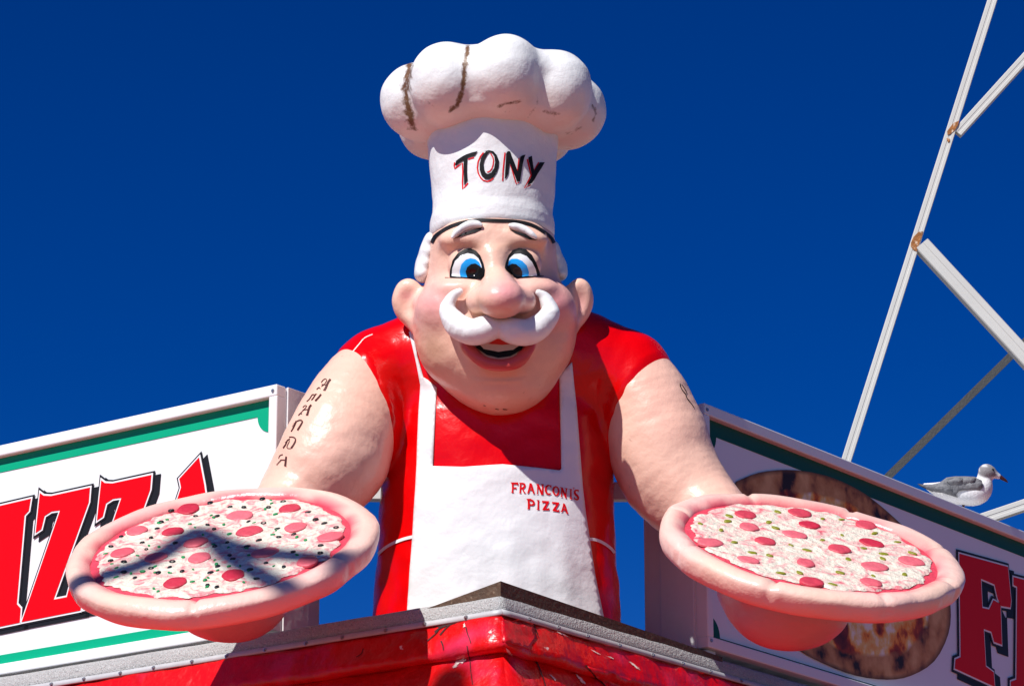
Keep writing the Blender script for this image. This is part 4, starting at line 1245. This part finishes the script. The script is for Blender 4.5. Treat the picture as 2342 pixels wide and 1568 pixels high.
# the right sign: F and the start of the next letter
FR = [(1425, 890), (1673, 958), (1690, 1130), (1686, 1166), (1640, 1158), (1622, 1120), (1606, 1048), (1535, 1018), (1542, 1168), (1578, 1176), (1600, 1128), (1635, 1148), (1642, 1356), (1604, 1342), (1590, 1290), (1549, 1275), (1560, 1468), (1600, 1498), (1606, 1572), (1402, 1478), (1405, 1432), (1432, 1420)]
RR_ = [(1703, 1010), (1900, 1062), (1960, 1120), (1960, 1290), (1900, 1340), (1990, 1640), (2010, 1660), (2010, 1720), (1900, 1680), (1850, 1390), (1810, 1375), (1815, 1570), (1845, 1590), (1845, 1650), (1690, 1592), (1690, 1545), (1718, 1535), (1722, 1060), (1703, 1050)]
for lp in (FR, RR_):
    sign_letter(ZR(lp), zbR, WR, NR, panR, pxR, sh=(0.06, -0.03), blk=0.022)
# printed pizza on the right sign
def print_mat():
    def ex(N, L, pos, cur):
        tc = N.new('ShaderNodeTexCoord')
        at = N.new('ShaderNodeAttribute'); at.attribute_name = 'radial'
        def noise(sc, det=5, dist=0.0):
            z = N.new('ShaderNodeTexNoise'); z.inputs['Scale'].default_value = sc; z.inputs['Detail'].default_value = det; z.inputs['Distortion'].default_value = dist
            L.new(tc.outputs['Object'], z.inputs['Vector']); return z.outputs['Fac']
        def ramp(f, stops):
            r = N.new('ShaderNodeValToRGB'); e = r.color_ramp.elements
            e[0].position, e[0].color = stops[0][0], (*stops[0][1], 1)
            e[1].position, e[1].color = stops[-1][0], (*stops[-1][1], 1)
            for p_, c_ in stops[1:-1]:
                z = e.new(p_); z.color = (*c_, 1)
            L.new(f, r.inputs['Fac']); return r.outputs[0]
        def mix(f, a, b):
            m_ = N.new('ShaderNodeMix'); m_.data_type = 'RGBA'
            L.new(f, m_.inputs['Factor']); L.new(a, m_.inputs['A']); L.new(b, m_.inputs['B']); return m_.outputs['Result']
        def rng_(f, a, b):
            m_ = N.new('ShaderNodeMapRange'); m_.inputs['From Min'].default_value = a; m_.inputs['From Max'].default_value = b
            L.new(f, m_.inputs['Value']); return m_.outputs[0]
        inner = ramp(noise(6.5, 8, 0.0), [(0.34, (0.12, 0.012, 0.006)), (0.44, (0.45, 0.06, 0.010)), (0.49, (0.90, 0.30, 0.03)), (0.56, (0.90, 0.60, 0.18)), (0.63, (0.95, 0.88, 0.70))])
        vor = N.new('ShaderNodeTexVoronoi'); vor.inputs['Scale'].default_value = 3.4
        L.new(tc.outputs['Object'], vor.inputs['Vector'])
        dark = ramp(noise(14, 4), [(0.3, (0.09, 0.008, 0.006)), (0.7, (0.26, 0.03, 0.015))])
        inner = mix(rng_(vor.outputs['Distance'], 0.36, 0.30), inner, dark)
        crust = ramp(noise(6, 5), [(0.37, (0.03, 0.012, 0.006)), (0.42, (0.26, 0.095, 0.03)), (0.50, (0.52, 0.24, 0.075)), (0.66, (0.72, 0.42, 0.17))])
        ad = N.new('ShaderNodeMath'); ad.operation = 'MULTIPLY_ADD'; ad.inputs[1].default_value = 0.14
        L.new(noise(6, 3), ad.inputs[0]); L.new(at.outputs['Fac'], ad.inputs[2])
        c = mix(rng_(ad.outputs[0], 0.83, 0.87), inner, crust)
        return mix(rng_(at.outputs['Fac'], 0.955, 1.0), c, ramp(noise(9, 3), [(0.3, (0.06, 0.025, 0.012)), (0.7, (0.22, 0.10, 0.04))]))
    return mat('printed_pizza', (1, 1, 1), 0.5, extra=ex, spec=0.2)
M['print'] = print_mat()
pz = pxR(ZR([(285, 520), (400, 475), (540, 460), (680, 475), (800, 510), (930, 575), (1045, 662), (1180, 790), (1290, 930), (1350, 1040), (1383, 1160), (1372, 1300), (1300, 1440), (1180, 1515), (1060, 1535), (900, 1515), (740, 1455), (600, 1380), (420, 1240), (290, 1060), (220, 860), (225, 660)]))
pz = [tuple(x) for x in spline(np.array(pz + [pz[0]]), 3)[:-1]]
cx_, cy_ = np.mean(np.array(pz), 0)
ptc = zbR + WR * cx_ + ZUP * cy_ + NR * (offP + 0.0065)
po = flat('pizza_print', [pz], zbR, WR, NR, offP + 0.0065, M['print'], None, 0.002, 0.05)
pzA = np.array(pz) - np.array([cx_, cy_])
pang = np.arctan2(pzA[:, 1], pzA[:, 0]); prad = np.linalg.norm(pzA, axis=1); po_ = np.argsort(pang)
rad_ = []
for v in po.data.vertices:
    v.co = v.co - Vector(ptc)
    x, y = float(np.dot(np.array(v.co), WR)), v.co.z
    rad_.append(math.hypot(x, y) / float(np.interp(math.atan2(y, x), pang[po_], prad[po_], period=2 * math.pi)))
ra_ = po.data.attributes.new('radial', 'FLOAT', 'POINT')
ra_.data.foreach_set('value', np.array(rad_, np.float32))
po.location = Vector(ptc)
adopt(po, panR)

# support beam between the sign boxes behind the statue, and small feet of the boxes
M['beam'] = mat('white_steel_beam', (0.66, 0.66, 0.65), 0.5, var=0.08, vscale=4)
_d = lambda u, v, Y: CAMP + ray(u, v) * ((Y - CAMP[1]) / ray(u, v)[1])
b0, b1 = _d(690, 1122, 0.72), _d(1560, 1122, 0.72)
dv = b1 - b0; ln_ = np.linalg.norm(dv); dv /= ln_
hb = frame_box('support_beam', b0 - dv * 0.15 - ZUP * 0.04, dv, np.cross(ZUP, dv), ZUP, ln_ + 0.3, 0.06, 0.085, M['beam'], None, 0.004)
tag(hb, 'white steel beam running behind the statue between the two signs', 'beam')
for (zb, W, Nn, root, xs) in ((zbL, WL, NL, signL, (0.5, 1.6, 2.7)), (zbR, WR, NR, signR, (0.03, 1.2, 2.4))):
    for x in xs:
        frame_box('foot', zb + W * x - Nn * 0.03 - ZUP * 0.10, W, -Nn, ZUP, 0.075, 0.10, 0.099, M['cap'], root, 0.004)

# ------------------------------------------------------------------ steel lattice behind the right sign
def rusty():
    return mat('white_painted_steel', (0.60, 0.585, 0.54), 0.5, var=0.06, vscale=2)
M['steel'] = rusty()
M['steelg'] = mat('bare_grey_steel', (0.055, 0.055, 0.052), 0.55, var=0.15, vscale=5, bump=0.2, bscale=60)
M['rust'] = mat('orange_rust', (0.42, 0.16, 0.045), 0.9, var=0.5, vscale=30, bump=0.5, bscale=60, specks=[(40, 0.58, 0.66, (0.66, 0.50, 0.36), 0.9)])
YT = 5.5
def PY(u, v, Y=YT):
    d = ray(u, v)
    return CAMP + d * ((Y - CAMP[1]) / d[1])
tr_base = PY(1938, 1045); tdir = PY(2270, 0) - tr_base; tdir /= np.linalg.norm(tdir)
tb0 = tr_base - tdir * (tr_base[2] / tdir[2])
LT = empty('steel_lattice', tb0, 'rust spotted white steel lattice mast rising behind the right sign', 'mast')
def channel(name, a, b, w, dpt, mm, grooves=True):
    """ribbed beam from a to b; w across the view, dpt in depth"""
    a, b = np.asarray(a), np.asarray(b)
    t = (b - a) / np.linalg.norm(b - a)
    side = np.cross(t, np.array([0, 1.0, 0])); side /= np.linalg.norm(side)
    fw = np.cross(side, t)
    if fw[1] > 0: fw = -fw
    if grooves:
        pr = [(-.5, -.5), (-.5, .40), (-.44, .5), (-.18, .5), (-.14, .455), (.06, .455), (.10, .5), (.44, .5), (.5, .40), (.5, -.5)]
    else:
        pr = [(-.5, -.5), (-.5, .5), (.5, .5), (.5, -.5)]
    bm = bmesh.new()
    r0 = [bm.verts.new(tuple(a + side * x * w + fw * y * dpt)) for x, y in pr]
    r1 = [bm.verts.new(tuple(b + side * x * w + fw * y * dpt)) for x, y in pr]
    n = len(pr)
    for i in range(n):
        bm.faces.new((r0[i], r0[(i + 1) % n], r1[(i + 1) % n], r1[i]))
    bm.faces.new(r0[::-1]); bm.faces.new(r1)
    return bm_obj(name, bm, mm, LT), side, fw
kk = 0.002 * 20.0 / 15.0
post, sdv, fwv = channel('post', tb0, PY(2270 + 254, -800), 23.5 * kk, 0.06, M['steel'])
channel('brace', PY(2189, 306), PY(3240, -853), 24 * kk, 0.05, M['steel'])
channel('brace', PY(2107, 560), PY(2620, 1115), 39 * kk, 0.07, M['steel'])
channel('bar', PY(2010, 1110, YT + 3.0), PY(2900, 236, YT + 3.0), 20 * kk, 0.02, M['steelg'], False)
channel('brace', PY(2180, 1210, YT + 0.2), PY(2650, 1052, YT + 0.2), 27 * kk, 0.06, M['steel'])
# far post of the lattice, outside the picture, that the braces run to
for a_, b_ in ((PY(2620, 1115), PY(3260, -900)), (PY(2900, 236, YT + 3.0), PY(3040, -205, YT + 3.0))):
    t_ = (b_ - a_) / np.linalg.norm(b_ - a_)
    channel('post', a_ - t_ * (a_[2] / t_[2]), b_ + t_ * 0.3, 23.5 * kk, 0.06, M['steel'])
def rust_patch(pts, off=0.034):
    lp = [np.array(p, float) for p in pts]
    V = [PY(u, v, YT - off) for u, v in lp]
    bm = bmesh.new()
    vs_ = [bm.verts.new(tuple(p)) for p in V]
    vs2 = [bm.verts.new(tuple(p + np.array([0, 0.006, 0]))) for p in V]
    bm.faces.new(vs_); bm.faces.new(vs2[::-1])
    n = len(V)
    for i in range(n): bm.faces.new((vs_[i], vs_[(i + 1) % n], vs2[(i + 1) % n], vs2[i]))
    bm_obj('rust_patch', bm, M['rust'], post)
ZB = lambda pts: conv(pts, 1902.8, 0, 0.37340)
rust_patch(ZB([(706, 805), (712, 795), (740, 758), (780, 738), (772, 768), (750, 800), (725, 820), (708, 826)]))
rust_patch(ZB([(702, 850), (710, 842), (722, 852), (722, 868), (712, 872)]))
rust_patch(ZB([(484, 1485), (500, 1450), (530, 1420), (556, 1416), (552, 1445), (535, 1490), (520, 1540), (500, 1530), (483, 1508)]))

# ------------------------------------------------------------------ gull on the right sign
def Zg(x, y): return (2240 + 320 / 2281 * x) * 0.9148, (1120 + 320 / 2281 * y) * 0.9148
gp = PL(*Zg(1150, 900), planeR - NR * 0.16, NR)
gz = DIST - float((gp - CAMP) @ -BK)
kg = 320 / 2281 * 0.9148 * 0.002 * (DIST - gz) / DIST      # metres per close-up unit
def GQ(x, y, dz=0.0):
    u, v = Zg(x, y)
    return Q(u, v, gz + dz)
M['gull'] = mat('gull_plumage', (0.8, 0.8, 0.8), 0.8, paint=True, var=0.08, vscale=30, bump=0.25, bscale=90)
M['wing'] = mat('gull_wing_grey', (0.20, 0.20, 0.21), 0.75, var=0.3, vscale=40, bump=0.4, bscale=70)
M['wingdark'] = mat('gull_wing_tip', (0.045, 0.043, 0.045), 0.7, var=0.3, vscale=40)
M['beak'] = mat('gull_bill_dark', (0.055, 0.014, 0.014), 0.4)
top_z = zbR[2] + hR
gull = empty('seagull', (gp[0], gp[1], top_z), 'grey winged white seagull perched on the top edge of right sign', 'bird')
bodyT = spline([[*GQ(520, 660), 40 * kg], [*GQ(700, 720), 110 * kg], [*GQ(950, 770), 190 * kg], [*GQ(1250, 790), 235 * kg], [*GQ(1450, 760), 240 * kg], [*GQ(1560, 640), 160 * kg], [*GQ(1560, 520), 112 * kg], [*GQ(1600, 430), 118 * kg]], 4)
def sd_gull(p):
    d = sd_tube(p, bodyT)
    d = smin(d, sd_ell(p, GQ(1640, 420), (160 * kg, 130 * kg, 118 * kg), rotz(-0.45)), 60 * kg)
    d = smin(d, sd_ell(p, GQ(1790, 480), (95 * kg, 55 * kg, 55 * kg), rotz(-0.5)), 50 * kg)
    return d
def gull_paint(w, v):
    c = np.tile(np.array([0.80, 0.79, 0.78]), (len(w), 1))
    g0 = GQ(1640, 400)
    r = v - g0
    k = np.clip(1.15 - np.sqrt((r[:, 0] / (210 * kg)) ** 2 + (r[:, 1] / (120 * kg)) ** 2), 0, 1)
    k = np.clip(k * 3.0 * (0.85 + 0.6 * wob(w, 80, 2)), 0, 0.9)[:, None]
    c = c * (1 - k) + np.array([0.17, 0.155, 0.16]) * k
    return c
sdf_obj('body', sd_gull, bodyT[:, :3].min(0) - 330 * kg, bodyT[:, :3].max(0) + 330 * kg, 16 * kg, M['gull'], gull, paint=gull_paint)
def feather_shell(name, outline, dz, mm, par, thick=0.006):
    """a folded wing or feather: curved plate around the body's flank"""
    lp = np.array(outline, float)
    vv, ff = tri_fill([outline], 90)
    cx0, cy0 = lp.mean(0)
    V, V2 = [], []
    ymax, ymin = lp[:, 1].max(), lp[:, 1].min()
    for x, y in vv:
        t = (y - (ymax + ymin) / 2) / (ymax - ymin)
        b = math.sqrt(max(0.0, 1 - min(1, (abs(t) * 1.4) ** 2))) * 70 * kg
        V.append(GQ(x, y, dz + b)); V2.append(GQ(x, y, dz + b - thick))
    n = len(V)
    from collections import Counter
    ed = Counter()
    for f in ff:
        for i in range(3): ed[(f[i], f[(i + 1) % 3])] += 1
    Fc = [tuple(f) for f in ff] + [tuple(i + n for i in f[::-1]) for f in ff] + [(b, a, a + n, b + n) for (a, b) in ed if (b, a) not in ed]
    bm = bmesh.new()
    bv_ = [bm.verts.new(tuple(p)) for p in c2w(np.array(V + V2))]
    for f in Fc:
        try: bm.faces.new([bv_[i] for i in f])
        except ValueError: pass
    return bm_obj(name, bm, mm, par, smooth=True)
for side in (1, -1):
    d0 = 215 * kg * side if side > 0 else -285 * kg
    wing = feather_shell('wing', [(780, 610), (900, 520), (1050, 498), (1230, 498), (1400, 505), (1530, 570), (1545, 640), (1550, 700), (1500, 750), (1350, 745), (1200, 745), (1120, 760), (1070, 830), (1100, 880), (980, 840), (850, 800), (700, 780), (560, 720), (440, 660), (520, 640), (640, 640)], d0 - 40 * kg, M['wing'], gull)
    feather_shell('feather', [(900, 580), (1050, 530), (1200, 540), (1150, 620), (1050, 655), (960, 640)], d0 - 22 * kg, M['wing'], wing)
    feather_shell('feather', [(1180, 530), (1420, 530), (1400, 590), (1290, 645), (1200, 620)], d0 - 24 * kg, M['wing'], wing)
    feather_shell('feather', [(1250, 640), (1400, 580), (1540, 600), (1540, 690), (1450, 745), (1280, 740)], d0 - 26 * kg, M['wing'], wing)
    feather_shell('feather', [(700, 680), (860, 640), (1000, 700), (1010, 800), (900, 800), (740, 770)], d0 - 26 * kg, M['wing'], wing)
    feather_shell('wing_tip', [(380, 630), (620, 650), (720, 740), (660, 775), (560, 735), (440, 680)], d0 - 60 * kg, M['wingdark'], gull)
def sd_beak(p):
    pp = spline([[*GQ(1810, 485), 40 * kg], [*GQ(1880, 525), 36 * kg], [*GQ(1950, 570), 24 * kg], [*GQ(1990, 605), 9 * kg]], 3)
    return sd_tube(p, pp)
sdf_obj('beak', sd_beak, GQ(1720, 680) - 0.02, GQ(2040, 430) + 0.02, 8 * kg, M['beak'], gull)
for sg in (1, -1):
    ex_, ey_ = 1725, 385
    sdf_obj('eye', (lambda c: lambda p: sd_ell(p, c, (22 * kg, 26 * kg, 14 * kg)))(GQ(ex_, ey_, sg * 92 * kg)), GQ(ex_, ey_, sg * 92 * kg) - 40 * kg, GQ(ex_, ey_, sg * 92 * kg) + 40 * kg, 6 * kg, M['black'], gull)
# legs down to the sign's top
for sg in (1, -1):
    c0 = c2w(GQ(1200, 980, sg * 60 * kg)[None])[0]
    bm = bmesh.new()
    zl = top_z
    if c0[2] - zl > 0.01:
        bmesh.ops.create_cone(bm, cap_ends=True, segments=8, radius1=0.006, radius2=0.007, depth=c0[2] - zl, matrix=Matrix.Translation((c0[0], c0[1], (c0[2] + zl) / 2)))
    bmesh.ops.create_cone(bm, cap_ends=True, segments=5, radius1=0.03, radius2=0.008, depth=0.008, matrix=Matrix.Translation((c0[0], c0[1], zl + 0.005)))
    bm_obj('leg', bm, M['beak'], gull)

# ------------------------------------------------------------------ unseen post and arms added to cast the arched shadow on the left pizza
M['caster_dark'] = mat('caster_dark_metal', (0.05, 0.055, 0.05), 0.45, metal=0.3)
M['caster_pale'] = mat('caster_milky_white', (0.8, 0.8, 0.76), 0.3)
pc, pn = pizL[1], pizL[2]
CASTD = 10.0
def caster_pt(x, y):
    (u, v), = Z5([(x, y)])
    return PL(u, v, pc + pn * 0.03, pn) + SUN_DIR * CASTD
def tube_obj(name, pts, r, mm, parent, seg=12):
    pts = np.array(pts)
    V, Fc = [], []
    for i in range(len(pts)):
        t = pts[min(i + 1, len(pts) - 1)] - pts[max(i - 1, 0)]
        t = t / np.linalg.norm(t)
        a = np.cross(t, np.array([0.3, 1, 0.2])); a /= np.linalg.norm(a); b = np.cross(t, a)
        for k in range(seg):
            an = 2 * math.pi * k / seg
            V.append(pts[i] + r * (a * math.cos(an) + b * math.sin(an)))
    for i in range(len(pts) - 1):
        for k in range(seg):
            Fc.append((i * seg + k, i * seg + (k + 1) % seg, (i + 1) * seg + (k + 1) % seg, (i + 1) * seg + k))
    Fc.append(tuple(range(seg))[::-1]); Fc.append(tuple((len(pts) - 1) * seg + k for k in range(seg)))
    return mesh_obj(name, V, Fc, mm, parent)
la = [caster_pt(x, y) for x, y in ((230, 735), (420, 680), (600, 625), (780, 540), (920, 440), (1020, 400), (1110, 435), (1240, 490), (1480, 540), (1720, 560), (1960, 580), (2170, 600))]
lp0 = la[0] + np.array([-0.12, -0.05, -0.1])
caster = empty('shadow_caster', (lp0[0], lp0[1], 0), 'unseen tall dark post with scrolled arm, added to shade the left pizza', 'caster')
tube_obj('pole', [np.array([lp0[0], lp0[1], 0]), np.array([lp0[0], lp0[1], 2.0]), lp0], 0.075, M['caster_dark'], caster)
tube_obj('caster_arm', spline([lp0] + la, 4), 0.066, M['caster_dark'], caster)
lb = [caster_pt(x, y) for x, y in ((1130, 445), (1230, 560), (1380, 650), (1540, 740), (1680, 800))]
tube_obj('scroll', spline(lb, 4), 0.066, M['caster_dark'], caster)
bm = bmesh.new()
bmesh.ops.create_cone(bm, cap_ends=True, segments=16, radius1=0.16, radius2=0.09, depth=0.3, matrix=Matrix.Translation(tuple(la[-1] + np.array([0.1, 0.1, -0.1]))))
bm_obj('caster_tip', bm, M['caster_pale'], caster)

# ------------------------------------------------------------------ wear on the red roof edge
memb = [o for o in bld.children if o.name.split('.')[0] in ('membrane_lip', 'mansard')]
parts_ = []
for o in memb:
    mw = ABS(o)
    parts_.append((np.array([tuple(mw @ v.co) for v in o.data.vertices]), [tuple(p.vertices) for p in o.data.polygons]))
BV_memb = bvh_of(parts_)
lip_l = [o for o in memb if o.name.startswith('mansard')][0]
M['chip'] = mat('bare_pale_primer', (0.80, 0.66, 0.60), 0.7, var=0.3, vscale=30)
M['crack'] = mat('dark_crack', (0.035, 0.006, 0.006), 0.8)
M['lap'] = mat('red_membrane_lap', (0.60, 0.003, 0.012), 0.36, var=0.25, vscale=8, bump=0.25, bscale=14, spec=0.4)
ZW = lambda pts: conv(pts, 823.3, 1299.0, 0.3906)
rc = random.Random(5)
for cx0, cy0, wx, wy, rot in ((585, 545, 46, 16, -0.5), (560, 575, 18, 8, -0.3), (885, 357, 26, 8, 0.45), (765, 372, 14, 9, -0.9), (612, 335, 7, 16, 0.0), (872, 488, 40, 6, 0.75), (1130, 640, 30, 5, 0.7), (1290, 650, 40, 9, 0.8), (1180, 384, 36, 3, 0.4), (1600, 565, 60, 7, 0.65), (1380, 492, 30, 4, 0.5), (1465, 522, 24, 4, 0.4)):
    n = 22
    lp = []
    for i in range(n):
        a = 2 * math.pi * i / n
        k = rc.uniform(0.35, 1.2)
        x, y = wx * k * math.cos(a), wy * k * math.sin(a)
        lp.append((cx0 + x * math.cos(rot) - y * math.sin(rot), cy0 + x * math.sin(rot) + y * math.cos(rot)))
    decal('paint_chip', [ZW(lp)], BV_memb, 0.003, M['chip'], lip_l, step=4)
for pl, w0, w1 in (([(622, 345), (630, 380), (642, 410), (650, 438)], 6, 4), ([(628, 452), (634, 490), (645, 540), (650, 600), (660, 680)], 5, 4), ([(476, 425), (486, 450), (490, 478)], 9, 5), ([(1018, 328), (1030, 365), (1042, 402)], 5, 5),
                   ([(1030, 540), (1055, 600), (1085, 690)], 8, 6), ([(1320, 568), (1360, 610), (1410, 665), (1440, 690)], 9, 6), ([(430, 345), (445, 330), (470, 345), (500, 330)], 10, 6), ([(440, 375), (470, 350), (510, 335), (560, 318)], 12, 5), ([(470, 390), (500, 355), (530, 330)], 9, 4), ([(395, 425), (430, 395), (460, 365)], 6, 4),
                   ([(20, 470), (10, 500), (-20, 520)], 5, 4)):
    decal('crack', [ZW(stroke(spline(pl, 3), w0, w1))], BV_memb, 0.0035, M['crack'], lip_l, step=4)
for lp in ([(835, 300), (1010, 330), (1030, 405), (985, 470), (840, 430), (830, 380)], [(1330, 575), (1560, 640), (1760, 720), (1470, 720)]):
    decal('membrane_patch', [ZW(lp)], BV_memb, 0.006, M['lap'], lip_l, step=8, solid=0.006)
